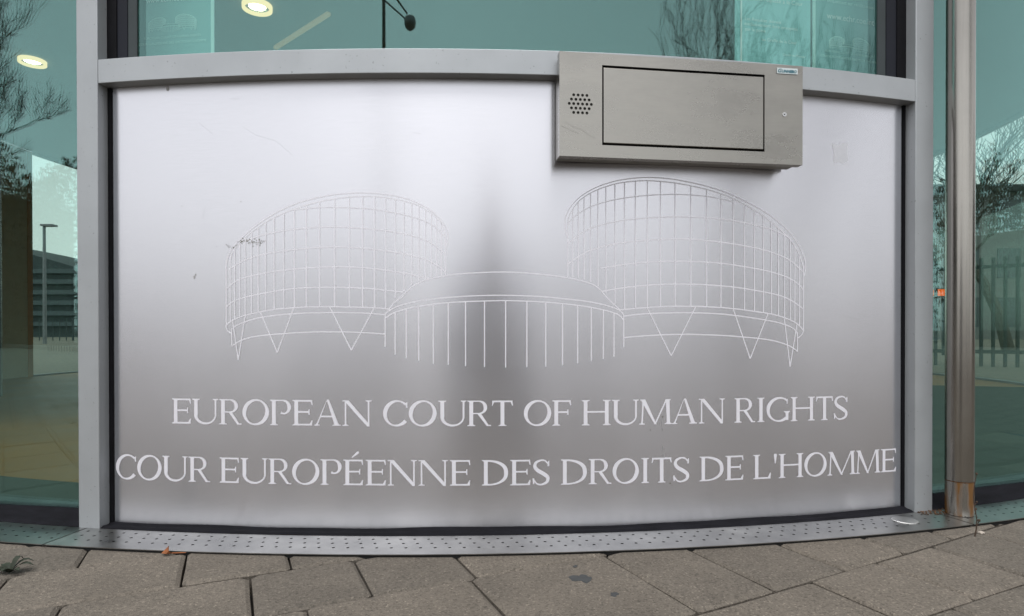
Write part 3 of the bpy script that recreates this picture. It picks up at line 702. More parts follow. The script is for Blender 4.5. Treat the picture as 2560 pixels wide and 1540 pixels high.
# scuffs and specks on the sheet
M['grime'] = simple('grime', (0.07, 0.065, 0.03), 0.9, var=0.4)
M['panelscratch'] = simple('panel_scratch', (0.42, 0.42, 0.43), 0.5, metal=0.5)
M['greygrime'] = simple('grey_grime', (0.22, 0.22, 0.21), 0.8, var=0.3)
def specks(name, spots, mat, rg):
    V, Fc = [], []
    for (px, py, w, h) in spots:
        s, z = unroll(px, py); o = len(V); k = 7
        for i in range(k):
            a = 2*PI*i/k; q = rg.uniform(.55, 1.1)
            V.append(P((s+w*q*math.cos(a))/RP, RP+.0007+.00001*(len(Fc) % 12), z+h*q*math.sin(a)))
        Fc.append(tuple(range(o, o+k)))
    o = sheet(name, V, Fc, mat, panel); o['kind'] = 'stuff'; return o
rg = random.Random(5)
sp = []
for i in range(70):
    u = rg.random(); x = 600+u*60+rg.gauss(0, 3); y = 603+rg.gauss(0, 3)+(8 if 0.35 < u < 0.75 and rg.random() < .5 else 0)
    sp.append((x, y, rg.uniform(.0006, .0022), rg.uniform(.0004, .0014)))
for i in range(22): 
    u = rg.random(); sp.append((566+u*28, 611+8*math.sin(u*3)+rg.gauss(0, 1.5), rg.uniform(.0006, .002), rg.uniform(.0004, .0011)))
sp += [(541, 617, .0008, .0008), (1650, 1001, .0012, .001), (1651, 1012, .001, .001), (1657, 1042, .0012, .0025), (1626, 1075, .0012, .002), (1656, 1075, .0012, .0014), (1791, 1002, .0016, .0012), (1675, 1208, .0018, .0022), (1680, 1213, .001, .001), (602, 504, .001, .0014), (455, 515, .001, .001), (1240, 710, .001, .001), (1890, 865, .0012, .0012), (1612, 865, .0014, .001), (1980, 610, .0012, .001)]
specks('scuff_mark', sp, M['grime'], rg)
for q in ([(497, 305), (508, 316), (520, 325), (533, 336)], [(606, 316), (640, 338), (690, 352), (733, 390)], [(432, 362), (438, 366)], [(575, 247), (600, 247)], [(1030, 330), (1052, 335)], [(2110, 790), (2150, 800)], [(506, 548), (512, 520)]):
    V, Fc = ribbon_geo([[unroll(*p) for p in q]], .0003, lambda s_, z, off: P(s_/RP, RP+.0002, z)); sheet('scratch', V, Fc, M['panelscratch'], panel)
sp = [(486, 692, .003, .006), (489, 687, .002, .004), (1657, 1120, .001, .012), (1660, 1140, .001, .008), (1655, 1060, .0008, .014), (420, 222, .004, .009), (2103, 370, .013, .008), (2100, 390, .012, .008), (2096, 402, .009, .006)]
M['panelstain'] = simple('faint_stain', (0.50, 0.50, 0.50), 0.6, metal=0.4, var=0.2)
specks('stain', sp[:6], M['panelstain'], rg)
M['faint'] = brushed('glue_residue', (0.69, 0.685, 0.71), 0.38, 0.3, var=0.05, scale=60)
gp = [unroll(*q) for q in ((2080, 358), (2092, 364), (2104, 357), (2119, 358), (2118, 380), (2120, 402), (2108, 409), (2098, 405), (2084, 408), (2085, 385))]
sheet('glue_residue', [P(a_/RP, RP+.0003, b_) for a_, b_ in gp], [tuple(range(len(gp)-1, -1, -1))], M['faint'], panel)

# ================================================================== STEEL BOX
THC = 0.13742
BN = Vector((math.sin(THC), -math.cos(THC), 0)); BT = Vector((math.cos(THC), math.sin(THC), 0)); BO = Vector((CX, CY, 0))+BN*(R+0.030)
def B(s, d, z): return BO+BT*s+BN*d+Vector((0, 0, z))      # d > 0: towards the street
bx = thing('control_box', 'brushed stainless steel box with a hinged flap fixed across the curved rail', 'control box', B(0, -.03, 0.9))
SX0, SX1, SZ0, SZ1 = -0.3135, 0.3110, 0.9213, 1.1697
def bbox(name, s0, s1, d0, d1, z0, z1, mat, bev=.0012):
    V = [B(s, d, z) for z in (z0, z1) for (s, d) in ((s0, d1), (s1, d1), (s1, d0), (s0, d0))]
    o = mk(name, V, [(0, 3, 2, 1), (4, 5, 6, 7), (0, 1, 5, 4), (1, 2, 6, 5), (2, 3, 7, 6), (3, 0, 4, 7)], mat, bx, origin=tuple(B(0, -3.0, 0)))
    if bev: bevel(o, bev)
    return o
bbox('back_box', SX0+.004, SX1-.004, -.062, -.0245, SZ0+.004, SZ1-.004, M['steel_back'])
bbox('shadow_gap', SX0+.008, SX1-.008, -.0245, -.022, SZ0+.008, SZ1-.008, M['dark'], 0)
# front cover: a frame round the flap opening, with a perforated field for the loudspeaker
FX0, FX1, FZ0, FZ1 = -0.2089, 0.2084, 0.9509, 1.1425
bbox('cover_bottom', SX0, SX1, -.022, 0, SZ0, FZ0, M['steel']) if False else None
def cover():
    V, Fc = [], []
    def quad(a, b, c, d): 
        o = len(V); V.extend([a, b, c, d]); Fc.append((o, o+1, o+2, o+3))
    outer = [(SX0, SZ0), (SX1, SZ0), (SX1, SZ1), (SX0, SZ1)]; inner = [(FX0, FZ0), (FX1, FZ0), (FX1, FZ1), (FX0, FZ1)]
    # holes
    hc = (-0.2627, 1.0467); sp_ = .0108; hr = .0036
    holes = []
    for r_, cnt in ((2, 4), (1, 5), (0, 6), (-1, 5), (-2, 4)):
        for k in range(cnt): holes.append((hc[0]+(k-(cnt-1)/2)*sp_, hc[1]+r_*sp_*.97))
    # left field between SX0 and FX0: square window round the holes filled by triangulation
    win = [(-0.3005, 1.0150), (-0.2250, 1.0150), (-0.2250, 1.0790), (-0.3005, 1.0790)]
    nh = 12
    polys = [[Vector((x, y, 0)) for x, y in win]]
    for (x, y) in holes: polys.append([Vector((x+hr*math.cos(-2*PI*i/nh), y+hr*math.sin(-2*PI*i/nh), 0)) for i in range(nh)])
    flatp = [p for pl in polys for p in pl]
    o = len(V); V.extend([B(p.x, 0, p.y) for p in flatp])
    for tri in tessellate_polygon(polys): Fc.append(tuple(o+i for i in tri))
    # hole walls
    for pl in polys[1:]:
        o = len(V)
        for p in pl: V.append(B(p.x, 0, p.y)); V.append(B(p.x, -.0025, p.y))
        for i in range(nh): Fc.append((o+2*i, o+2*((i+1) % nh), o+2*((i+1) % nh)+1, o+2*i+1))
    f = lambda x, z: B(x, 0, z)
    # strips round window, flap and edges (front face)
    quad(f(SX0, SZ0), f(SX1, SZ0), f(SX1, FZ0), f(SX0, FZ0)); quad(f(SX0, FZ1), f(SX1, FZ1), f(SX1, SZ1), f(SX0, SZ1)); quad(f(FX1, FZ0), f(SX1, FZ0), f(SX1, FZ1), f(FX1, FZ1))
    wx0, wx1, wz0, wz1 = win[0][0], win[1][0], win[0][1], win[2][1]
    quad(f(SX0, FZ0), f(FX0, FZ0), f(FX0, wz0), f(SX0, wz0)); quad(f(SX0, wz1), f(FX0, wz1), f(FX0, FZ1), f(SX0, FZ1)); quad(f(SX0, wz0), f(wx0, wz0), f(wx0, wz1), f(SX0, wz1)); quad(f(wx1, wz0), f(FX0, wz0), f(FX0, wz1), f(wx1, wz1))
    for i in range(4):
        a, b = outer[i], outer[(i+1) % 4]; quad(B(a[0], 0, a[1]), B(a[0], -.022, a[1]), B(b[0], -.022, b[1]), B(b[0], 0, b[1]))
        a, b = inner[i], inner[(i+1) % 4]; quad(B(a[0], 0, a[1]), B(b[0], 0, b[1]), B(b[0], -.018, b[1]), B(a[0], -.018, a[1]))
    return V, Fc, holes
Vc, Fcc, holes = cover()
sheet('cover', Vc, Fcc, M['steel'], bx, origin=tuple(B(0, -3.0, 0)))
bbox('cover_back', SX0+.002, SX1-.002, -.0215, -.0175, SZ0+.002, SZ1-.002, M['dark'], 0)
M['mesh'] = simple('speaker_mesh', (0.16, 0.155, 0.14), 0.6, metal=0.5, var=0.8, scale=150)
bbox('speaker_mesh', -0.305, -0.222, -.0060, -.0052, 1.01, 1.083, M['mesh'], 0)
bbox('flap', FX0+.0040, FX1-.0018, -.016, -.0012, FZ0+.0058, FZ1-.0050, M['steel'], .0014)
bg_ = bbox('badge', 0.2404, 0.2963, .0003, .0022, 1.1468, 1.1616, M['badge'], .0006)
V, Fc = [], []
lock = []
def disc_geo(s, z, r, d0, d1, n=20):
    V = [B(s+r*math.cos(2*PI*i/n), d, z+r*math.sin(2*PI*i/n)) for d in (d0, d1) for i in range(n)]
    return V, [(i, (i+1) % n, n+(i+1) % n, n+i) for i in range(n)]+[tuple(range(n)), tuple(range(2*n-1, n-1, -1))]
lk = mk('lock', *disc_geo(.2611, 1.046, .0055, .0002, .0016), M['chrome'], bx)
mk('keyhole', *disc_geo(.2611, 1.046, .0017, .0017, .0019, 10), M['dark'], lk)
def text_mesh(txt, size, shear=0.0, offset=0.0, bold=False, align='LEFT'):
    cu = bpy.data.curves.new('txt', 'FONT'); cu.body = txt; cu.size = size; cu.shear = shear; cu.offset = offset; cu.align_x = align; cu.fill_mode = 'FRONT'; cu.resolution_u = 3
    o = bpy.data.objects.new('txt', cu); C.objects.link(o)
    dg = bpy.context.evaluated_depsgraph_get(); dg.update()
    me = bpy.data.meshes.new_from_object(o.evaluated_get(dg))
    V = [v.co.copy() for v in me.vertices]; Fc = [tuple(p.vertices) for p in me.polygons]
    bpy.data.objects.remove(o); bpy.data.meshes.remove(me); bpy.data.curves.remove(cu)
    return V, Fc
def fit_text(txt, w, **kw):
    V, Fc = text_mesh(txt, 1.0, **kw)
    x0, x1 = min(v.x for v in V), max(v.x for v in V); k = w/(x1-x0)
    return [((v.x-x0)*k, v.y*k) for v in V], Fc
g1, f1 = fit_text('G', .0105, shear=.3, offset=.03); g2, f2 = fit_text('UNNEBO', .0400, shear=.3, offset=.05)
Vt = [B(.2428+x, .0025, 1.1500+y*.92) for x, y in g1]; n1 = len(Vt); Vt += [B(.2530+x, .0025, 1.1500+y) for x, y in g2]
sheet('badge_lettering', Vt, f1+[tuple(i+n1 for i in q) for q in f2], M['teal'], bg_)
# scratches on the cover
M['scratch'] = simple('scratch', (0.30, 0.29, 0.27), 0.6, metal=0.5)
def scratch(pts, w):
    ln = []
    for px, py in pts:
        r = ray(px, py); t = (BO.x*BN.x+BO.y*BN.y)/(r[0]*BN.x+r[1]*BN.y); p = Vector((r[0]*t, r[1]*t, 0)); ln.append(((p-BO).dot(BT), r[2]*t+H))
    return ln
k3 = lambda x, y: (1350+x/3.4746, 80+y/3.4746)
lines = [scratch([k3(215, 780), k3(300, 830), k3(365, 850), k3(430, 900), k3(480, 922)], 1), scratch([k3(185, 815), k3(260, 850), k3(340, 885)], 1)]
V, Fc = ribbon_geo(lines, .00035, lambda s, z, off: B(s, off, z)); sheet('scratch', V, Fc, M['scratch'], bx)

# ================================================================== PERFORATED DRAIN COVER
RI0, RO0 = R-0.0005, R+0.1217
PZ = 0.006
def drain(th0, th1, label, seed):
    d = thing('drain_cover', label, 'drain cover', P((th0+th1)/2, R+.06, 0), 'perforated steel strips along the glass')
    V, Fc = [], []
    pitch = .0330
    rr = [RI0, R+.0365, R+.0655, RO0]; cen = [R+.0215, R+.051, R+.080]; ph = [0.0, .33, .66]
    for j in range(3):
        ra, rb = rr[j], rr[j+1]; rc = cen[j]
        dth = pitch/R
        k0 = math.ceil((th0/dth)-ph[j]+.35); k1 = math.floor((th1/dth)-ph[j]-.35)
        bounds = [th0]+[(k+ph[j]-.5)*dth for k in range(k0+1, k1+1)]+[th1]
        for i, k in enumerate(range(k0, k1+1)):
            a, b = bounds[i], bounds[i+1]; tc = (k+ph[j])*dth; hr = .0038; nn = 10
            o = len(V)
            rectp = [(a, ra), (tc, ra), (b, ra), (b, (ra+rb)/2), (b, rb), (tc, rb), (a, rb), (a, (ra+rb)/2)]
            hol = [(tc+hr*math.cos(-PI/2-3*PI/4*0+q)/R, rc+hr*math.sin(-PI/2+q)) for q in [math.radians(x) for x in (-45, 0, 45, 90, 135, 180, 225, 270)]]
            for t, r in rectp: V.append(P(t, r, PZ))
            for t, r in hol: V.append(P(t, r, PZ))
            for t, r in hol: V.append(P(t, r, PZ-.0009))
            for q in range(8):
                w = (q+1) % 8
                Fc.append((o+q, o+w, o+8+w, o+8+q)); Fc.append((o+8+q, o+8+w, o+16+w, o+16+q))
    # rim
    m = int((th1-th0)/.02)+1
    for i in range(m):
        a, b = th0+(th1-th0)*i/m, th0+(th1-th0)*(i+1)/m
        for r in (RI0, RO0):
            o = len(V); V += [P(a, r, PZ), P(b, r, PZ), P(b, r, PZ-.0018), P(a, r, PZ-.0018)]; Fc.append((o, o+1, o+2, o+3))
    for a in (th0, th1):
        o = len(V); V += [P(a, RI0, PZ), P(a, RO0, PZ), P(a, RO0, PZ-.006), P(a, RI0, PZ-.006)]; Fc.append((o, o+1, o+2, o+3))
    sheet('perforated_plate', V, Fc, M['plate'], d, origin=(CX, CY, 0))
    arc_box('channel', th0+.0005, th1-.0005, RI0+.002, RO0-.004, -.006, PZ-.0020, M['dark'], d)
drain(-0.62, -0.1632, 'perforated steel drain strip along the glass over the brown lobby floor', 1)
drain(-0.1624, 0.2866, 'perforated steel drain strip along the foot of the lettered panel', 2)
drain(0.2874, 0.74, 'perforated steel drain strip by the foot of the rusty steel tube', 3)
g = ground(2262, 1307)
V = []; 
for (q, z) in ((.031, PZ-.004), (.031, PZ+.0012), (.0295, PZ+.0022)): V += [Vector((g[0]+q*math.cos(2*PI*i/40), g[1]+q*math.sin(2*PI*i/40), z)) for i in range(40)]
cap = mk('access_cap', V, [(i+l*40, (i+1) % 40+l*40, (i+1) % 40+(l+1)*40, i+(l+1)*40) for l in range(2) for i in range(40)]+[tuple(80+i for i in range(40))], brushed('cap_steel', (0.62, 0.62, 0.61), 0.42, 0.1, streak=(1, 1, 1)))
tag(cap, 'round steel cap set in the drain strip near the post foot', 'cap')

# ================================================================== STEEL TUBE
gx, gy = ground(2398, 1290)
pr = .0335
tb = thing('steel_tube', 'tall round stainless steel tube with a rusty foot standing before the glass', 'post', (gx, gy, 0.0))
def tube_mat(name, rust):
    m = brushed(name, (0.37, 0.352, 0.322), 0.24, 0.0, var=0.20, scale=1.0, streak=(8, 8, 0.3), bstr=0.02, rvar=0.08); t = m.node_tree; b = t.nodes['Principled BSDF']
    if rust:
        co = N(t, 'ShaderNodeTexCoord'); mp = N(t, 'ShaderNodeMapping'); mp.inputs['Scale'].default_value = (38, 38, 5); t.links.new(co.outputs['Object'], mp.inputs['Vector'])
        nz = N(t, 'ShaderNodeTexNoise', Scale=1.0, Detail=5.0); t.links.new(mp.outputs[0], nz.inputs['Vector'])
        msk = ramp(t, nz.outputs['Fac'], [(0.42, 0.0), (0.54, 1.0)])
        src = b.inputs['Base Color'].links[0].from_socket
        mx = N(t, 'ShaderNodeMix', data_type='RGBA'); t.links.new(msk.outputs[0], mx.inputs[0]); t.links.new(src, mx.inputs[6]); mx.inputs[7].default_value = (0.20, 0.10, 0.035, 1); t.links.new(mx.outputs[2], b.inputs['Base Color'])
        inv = ramp(t, msk.outputs[0], [(0, 0.9), (1, 0.1)]); t.links.new(inv.outputs[0], b.inputs['Metallic'])
    return m
sp0 = (PZ+.001)
mk('tube', *tube_geo([(gx, gy, .099), (gx, gy, ZC+.05)], [pr, pr], 40, False), tube_mat('tube_steel', False), tb, smooth=True)
mk('foot_sleeve', *tube_geo([(gx, gy, sp0), (gx, gy, .0965)], [pr-.0004, pr-.0004], 40, False), tube_mat('rusty_steel', True), tb, smooth=True)
mk('rust_ring', *tube_geo([(gx, gy, .0966), (gx, gy, .0989)], [pr-.0012, pr-.0012], 40, True), simple('rust', (0.16, 0.065, 0.02), 0.9, var=0.4, scale=60), tb)

# ================================================================== POSTERS AND SUSPENSION HARDWARE BEHIND THE UPPER PANE
def text_lines(th_left, z, txt, width, mat, parent, r, hscale=1.0):
    vv, ff = fit_text(txt, width)
    return sheet('print_line', [P(th_left+x/r, r+.0012, z+y*hscale) for x, y in vv], ff, mat, parent)
def poster(name_label, th0, th1, r, mat):
    p = thing('info_poster', name_label, 'poster', P((th0+th1)/2, r, ZT-.2))
    o = arc_box('board', th0, th1, r-.004, r, ZT-.2, ZC-.25, mat, p, 10)
    return p
PRD = R-.16
def mini_logo(parent, px0, px1, py_top, py_bot, r, mat, w=.0009):
    """small version of the drawing, fitted to the place it has on the poster"""
    allp = [p for v in flat.values() for ln in v for p in ln]
    s0, s1 = min(p[0] for p in allp), max(p[0] for p in allp); z0, z1 = min(p[1] for p in allp), max(p[1] for p in allp)
    ta, tb = cyl(px0, (py_top+py_bot)/2, r)[0], cyl(px1, (py_top+py_bot)/2, r)[0]
    za = cyl((px0+px1)/2, py_bot, r)[1]
    k = (tb-ta)*r/(s1-s0)
    lines = [[((p[0]-s0)*k, (p[1]-z0)*k) for p in ln] for v in flat.values() for ln in v]
    V, Fc = ribbon_geo(lines, w, lambda s, z, off: P(ta+s/r, r+.0008+off, za+z))
    sheet('print_logo', V, Fc, mat, parent)
def place_text(parent, txt, px0, px1, py, r, mat, hs=1.0):
    ta, z = cyl(px0, py, r); tb = cyl(px1, py, r)[0]
    zc = cyl((px0+px1)/2, py, r)[1]
    return text_lines(ta, zc, txt, (tb-ta)*r, mat, parent, r, hs)
thL = [cyl(x, 70, PRD)[0] for x in (346, 535)]
p1 = poster('blue poster with small white building logo beside the warm round ceiling lamp', thL[0], thL[1], PRD, M['poster'])
arc_box('edge_strip', cyl(527, 70, PRD+.004)[0], cyl(535, 70, PRD+.004)[0], PRD+.001, PRD+.004, ZT-.2, ZC-.25, M['posterline'], p1, 1)
mini_logo(p1, 371, 492, 38, 80, PRD, M['posterline'])
place_text(p1, 'EUROPEAN COURT OF HUMAN RIGHTS', 361, 503, 95, PRD, M['posterline'])
place_text(p1, 'COUR EUROPÉENNE DES DROITS DE L\'HOMME', 348, 516, 109, PRD, M['posterline'])
place_text(p1, 'www.echr.coe.int', 366, 478, 4, PRD, M['posterwhite'])
tR = [cyl(x, 70, PRD)[0] for x in (1838, 2026)]
p2 = poster('pale blue text poster standing behind the reflected bare tree', tR[0], tR[1], PRD, M['poster2'])
k4 = lambda x: 1650+x/2.711
arc_box('edge_strip', cyl(k4(547), 70, PRD+.004)[0], cyl(k4(557), 70, PRD+.004)[0], PRD+.001, PRD+.004, ZT-.2, ZC-.25, M['posterwhite'], p2, 1)
for txt, x0, x1, y in (('Les Requêtes doivent', 575, 820, 150), ('exclusivement être envoyées', 572, 930, 190), ('par la poste :', 575, 728, 215), ('au Greffe de la Cour', 690, 925, 290), ('Conseil de l\'Europe', 830, 980, 385), ('une requête a la Cour', 640, 965, 22)):
    place_text(p2, txt, k4(x0), k4(x1), y/2.711, PRD, M['posterwhite'])
tR = [cyl(x, 70, PRD)[0] for x in (2037, 2200)]
p3 = poster('blue poster with web address and small white building logo', tR[0], tR[1], PRD, M['poster'])
arc_box('edge_strip', cyl(2032, 70, PRD+.004)[0], cyl(2039, 70, PRD+.004)[0], PRD+.001, PRD+.004, ZT-.2, ZC-.25, M['posterline'], p3, 1)
place_text(p3, 'www.echr.coe.int', k4(1128), k4(1448), 55, PRD, M['posterwhite'], 1.1)
place_text(p3, 'uniquement sur rendez-vous', k4(1130), k4(1445), 14, PRD, M['posterline'])
mini_logo(p3, k4(1143), k4(1421), 88, 132, PRD, M['posterline'])
place_text(p3, 'EUROPEAN COURT OF HUMAN RIGHTS', k4(1120), k4(1445), 137, PRD, M['posterline'])
place_text(p3, 'COUR EUROPÉENNE DES DROITS DE L\'HOMME', k4(1085), k4(1468), 150, PRD, M['posterline'])

# ================================================================== SMALL THINGS ON THE GROUND
# dry leaf
lx, ly = ground(417, 1384)
pts = [(-.012, 0, .001), (-.004, .006, .004), (.004, .005, .016), (.006, -.002, .018), (.010, -.005, .008), (.014, 0, .001), (.004, -.007, .0015)]
lf = mk('dry_leaf', [Vector((lx+x*.9, ly-.003+y, z+.001)) for x, y, z in pts]+[Vector((lx+.045, ly-.002, .004)), Vector((lx+.045, ly-.0035, .003)), Vector((lx+.012, ly-.004, .002)), Vector((lx+.012, ly-.001, .003))], [(0, 1, 2), (2, 3, 4), (0, 2, 6), (2, 4, 6), (4, 5, 6), (7, 8, 9, 10)], simple('dry_leaf', (0.30, 0.10, 0.03), 0.7, var=0.3, scale=90))
tag(lf, 'small curled orange leaf lying against the drain strip edge', 'leaf')
# weed in a joint
wx, wy = ground(25, 1432)
wd = thing('weed', 'small green weed growing from a paving joint', 'plant', (wx, wy, 0))
M['weed'] = simple('weed_leaf', (0.026, 0.034, 0.02), 0.7, var=0.3, scale=80)
for i, (an, L, up) in enumerate(((0.3, .045, .018), (1.3, .04, .028), (2.4, .04, .014), (3.3, .045, .010), (4.6, .03, .012), (5.6, .04, .012), (0.9, .05, .022))):
    d = Vector((math.cos(an), math.sin(an)*.6, 0)); s = Vector((-d.y, d.x, 0)).normalized(); V = []; 
    for k in range(6):
        t = k/5; wdt = .009*math.sin(PI*min(1, .15+.85*t))*(1 if t < 1 else .05); z = up*math.sin(t*PI*.75)+.002
        c = Vector((wx, wy, z))+d*L*t
        V += [c-s*wdt, c+Vector((0, 0, -.0015)), c+s*wdt]
    Fc = []
    for k in range(5): Fc += [(3*k, 3*k+1, 3*k+4, 3*k+3), (3*k+1, 3*k+2, 3*k+5, 3*k+4)]
    sheet('leaf', V, Fc, M['weed'], wd)
# thin dead twig
k6 = lambda x, y: (2200+x/6.744, 1180+y/6.744)
tg = ground(*k6(1600, 1080)); ty = tg[1]
tw = thing('dead_twig', 'thin dry weed stalk standing in a joint beside the rusty tube', 'plant', (tg[0], ty, 0))
M['twig'] = simple('twig', (0.07, 0.045, 0.03), 0.9, var=0.3)
path = [k6(1590, 1085), k6(1625, 960), k6(1632, 800), k6(1605, 640), k6(1580, 500), k6(1575, 380), k6(1592, 220), k6(1612, 100), k6(1628, 25)]
pp = [at_depth(q[0], q[1], ty) for q in path]; pp[0].z = -.006
mk('stalk', *tube_geo(pp, [.0016, .0016, .0014, .0013, .0012, .0012, .0011, .001, .001], 6), M['twig'], tw)
mk('side_shoot', *tube_geo([at_depth(*k6(1640, 900), ty), at_depth(*k6(1668, 820), ty)], [.0012, .0008], 6), M['twig'], tw)
mk('side_shoot', *tube_geo([at_depth(*k6(1600, 560), ty), at_depth(*k6(1632, 500), ty)], [.001, .0008], 6), M['twig'], tw)
def blob(c, r, sq=(1, 1, 1), rg=random):
    V, Fc = [], []
    bm = bmesh.new(); bmesh.ops.create_icosphere(bm, subdivisions=1, radius=1)
    for v in bm.verts: V.append(Vector((c[0]+v.co.x*r*sq[0]*rg.uniform(.75, 1.2), c[1]+v.co.y*r*sq[1]*rg.uniform(.75, 1.2), c[2]+v.co.z*r*sq[2]*rg.uniform(.75, 1.2))))
    Fc = [tuple(v.index for v in f.verts) for f in bm.faces]; bm.free(); return V, Fc
for q, r in ((k6(1668, 815), .0042), (k6(1628, 30), .0034), (k6(1632, 505), .0028)):
    mk('seed_head', *blob(at_depth(q[0], q[1], ty), r), M['twig'], tw)
# gum spots
def gum(px, py, rx, ry, label, col=(0.055, 0.058, 0.06)):
    c = Vector((*ground(px, py), 0)); V = []; n = 26; rg = random.Random(int(px))
    ph = [rg.uniform(0, 6.28) for _ in range(4)]
    rad = lambda a: 1+.22*math.sin(2*a+ph[0])+.16*math.sin(3*a+ph[1])+.12*math.sin(5*a+ph[2])+.08*math.sin(9*a+ph[3])
    for s_, z in ((1, .0002), (.8, .0011)):
        for i in range(n):
            a = 2*PI*i/n; V.append(Vector((c.x+rx*rad(a)*s_*math.cos(a), c.y+ry*rad(a)*s_*math.sin(a), z)))
    o = mk('gum_spot', V, [(i, (i+1) % n, n+(i+1) % n, n+i) for i in range(n)]+[tuple(n+i for i in range(n))], simple('gum', col, 0.8, var=0.25, scale=60))
    tag(o, label, 'gum spot', 'gum spots on the paving')
gum(1453, 1446, .019, .022, 'large ragged dark gum spot trodden onto a paver')
gum(1536, 1486, .0085, .009, 'small dark gum spot below the large ragged one')
gum(1438, 1416, .005, .006, 'tiny dark gum spot between the large ragged one and the drain strip')
# pebble by the twig, crumbs of dirt round the tube
pb = mk('pebble', *blob((*ground(*k6(1700, 1030)), .001), .008, (1.2, .8, .5), random.Random(3)), simple('pebble', (0.5, 0.44, 0.38), 0.8)); tag(pb, 'pale pebble at the foot of the dry stalk', 'pebble')
rg = random.Random(21); G = []
for i in range(150):
    q = rg.random()
    x, y = ground(*k6(rg.uniform(640, 1620), rg.uniform(640, 760))) 
    dd = math.hypot(x-gx, y-gy)
    if dd < pr+.002: continue
    G.append(blob((x, y, PZ+.001), rg.uniform(.0012, .0038), (1, 1, .6), rg))
dirt = mk('dirt_crumbs', *join(G), simple('dirt', (0.10, 0.055, 0.03), 0.95, var=0.5, scale=120)); dirt['kind'] = 'stuff'; dirt['label'] = 'brown dirt crumbs gathered round the foot of the tube'; dirt['category'] = 'dirt'

# ================================================================== SURROUNDINGS: seen through the lobby and mirrored in the glass
def bare_tree(name, x, y, h, seed, label, spread=0.5, stems=1, twig=.006, levels=5, gn=.16, thin=0):
    rg = random.Random(seed); trunk, crown = [], []
    def grow(p, d, L, r, lev):
        seg = 4 if lev < 3 else 3
        pts, rad = [p.copy()], [r]
        dd = d.copy()
        for i in range(seg):
            dd = (dd+Vector((rg.gauss(0, gn), rg.gauss(0, gn), rg.gauss(0, .08)+(.05 if lev > 0 else 0)))).normalized()
            pts.append(pts[-1]+dd*L/seg); rad.append(max(twig*.6, r*(1-.5*(i+1)/seg)))
        (trunk if lev == 0 else crown).append(tube_geo(pts, rad, 7 if lev < 2 else (4 if lev < 4 else 3), False))
        if lev >= levels: return
        nb = {0: 6, 1: 5, 2: 4, 3: 4, 4: 4}.get(lev, 3)-(thin if lev >= 2 else 0)
        for k in range(nb):
            f = .45+.55*(k+1)/nb if lev == 0 else .25+.75*(k+1)/nb
            i = min(seg-1, int(f*seg)); q = pts[i].lerp(pts[i+1], min(1, f*seg-i))
            az = rg.uniform(0, 2*PI); sp = rg.uniform(.35, .8)*(.7+spread)
            side = Vector((math.cos(az), math.sin(az), 0)); nd = (dd+side*sp+Vector((0, 0, .18))).normalized()
            grow(q, nd, L*rg.uniform(.50, .74), max(twig, rad[i]*rg.uniform(.5, .7)), lev+1)
    t = thing(name, label, 'tree', (x, y, -.01))
    for s in range(stems):
        az = 2*PI*s/max(1, stems)+.4; d = Vector((math.cos(az)*.22*(stems > 1), math.sin(az)*.22*(stems > 1), 1)).normalized()
        grow(Vector((x+.15*math.cos(az)*(stems > 1), y+.15*math.sin(az)*(stems > 1), -.05)), d, h*.42, h*.016 if stems == 1 else h*.009, 0)
    mk('trunk', *join(trunk), M['bark'], t); sheet('crown', *join(crown), M['bark'], t)
    return t
bare_tree('bare_tree', -13.7, -1.6, 9.2, 3, 'dense bare winter tree mirrored in the glass over the brown lobby floor', .40, 1, .007, 6, .24)
bare_tree('bare_tree', 15.8, -16.9, 15.5, 8, 'many-stemmed bare winter tree mirrored above the steel box', .0, 3, .011, 5, .22, 1)
bare_tree('bare_tree', 12.5, 15.5, 9.0, 12, 'bare winter tree standing outside the rear glazing', .6, 1, .008)
bare_tree('bare_tree', 46, -22, 12.0, 19, 'bare winter tree across the street near the pale house', .6, 1, .012, 4)
# fences
def fence(name, a, b, h, gap, label, mat):
    a, b = Vector(a), Vector(b); L = (b-a).length; d = (b-a)/L; nrm = Vector((-d.y, d.x, 0))
    f = thing(name, label, 'fence', tuple((a+b)/2))
    for z in (.18, h-.15):
        V = [p+nrm*s*.015+Vector((0, 0, zz)) for zz in (z, z+.05) for (p, s) in ((a, -1), (b, -1), (b, 1), (a, 1))]
        mk('rail', V, [(0, 3, 2, 1), (4, 5, 6, 7), (0, 1, 5, 4), (1, 2, 6, 5), (2, 3, 7, 6), (3, 0, 4, 7)], mat, f)
    n = int(L/gap)
    me = None
    for i in range(n+1):
        p = a+d*gap*i; big = i % 16 == 0; w = .035 if big else .016; hh = h+.08 if big else h
        V, Fc = box_geo(p.x-w, p.x+w, p.y-w, p.y+w, .0, hh)
        mk('post' if big else 'picket', V, Fc, mat, f)
M['fence'] = simple('fence_paint', (0.02, 0.03, 0.035), 0.5, var=0.2)
fence('picket_fence', (4.6, 9.9, 0), (9.6, 6.3, 0), 1.5, .13, 'dark metal picket fence outside the rear glazing behind the steel tube', M['fence'])
fence('picket_fence', (-16, -7.2, 0), (10, -7.2, 0), 1.4, .2, 'dark metal picket fence along the kerb behind the photographer', M['fence'])
fence('railing', (-34, 32, 0), (-14, 32, 0), 1.1, .35, 'low railing at the far edge of the plaza', M['fence'])
# lamp post beyond the lobby
lp = at_depth(112, 840, 24); lt = thing('street_lamp', 'slim street lamp with a flat head beyond the rear glazing', 'lamp post', (lp.x, 24, 0))
zt = at_depth(112, 566, 24).z
mk('pole', *tube_geo([(lp.x, 24, 0), (lp.x, 24, zt)], [.07, .05], 12), M['greysteel'], lt)
box('lamp_head', lp.x-.05, lp.x+.42, 23.85, 24.15, zt, zt+.07, M['greysteel'], lt)
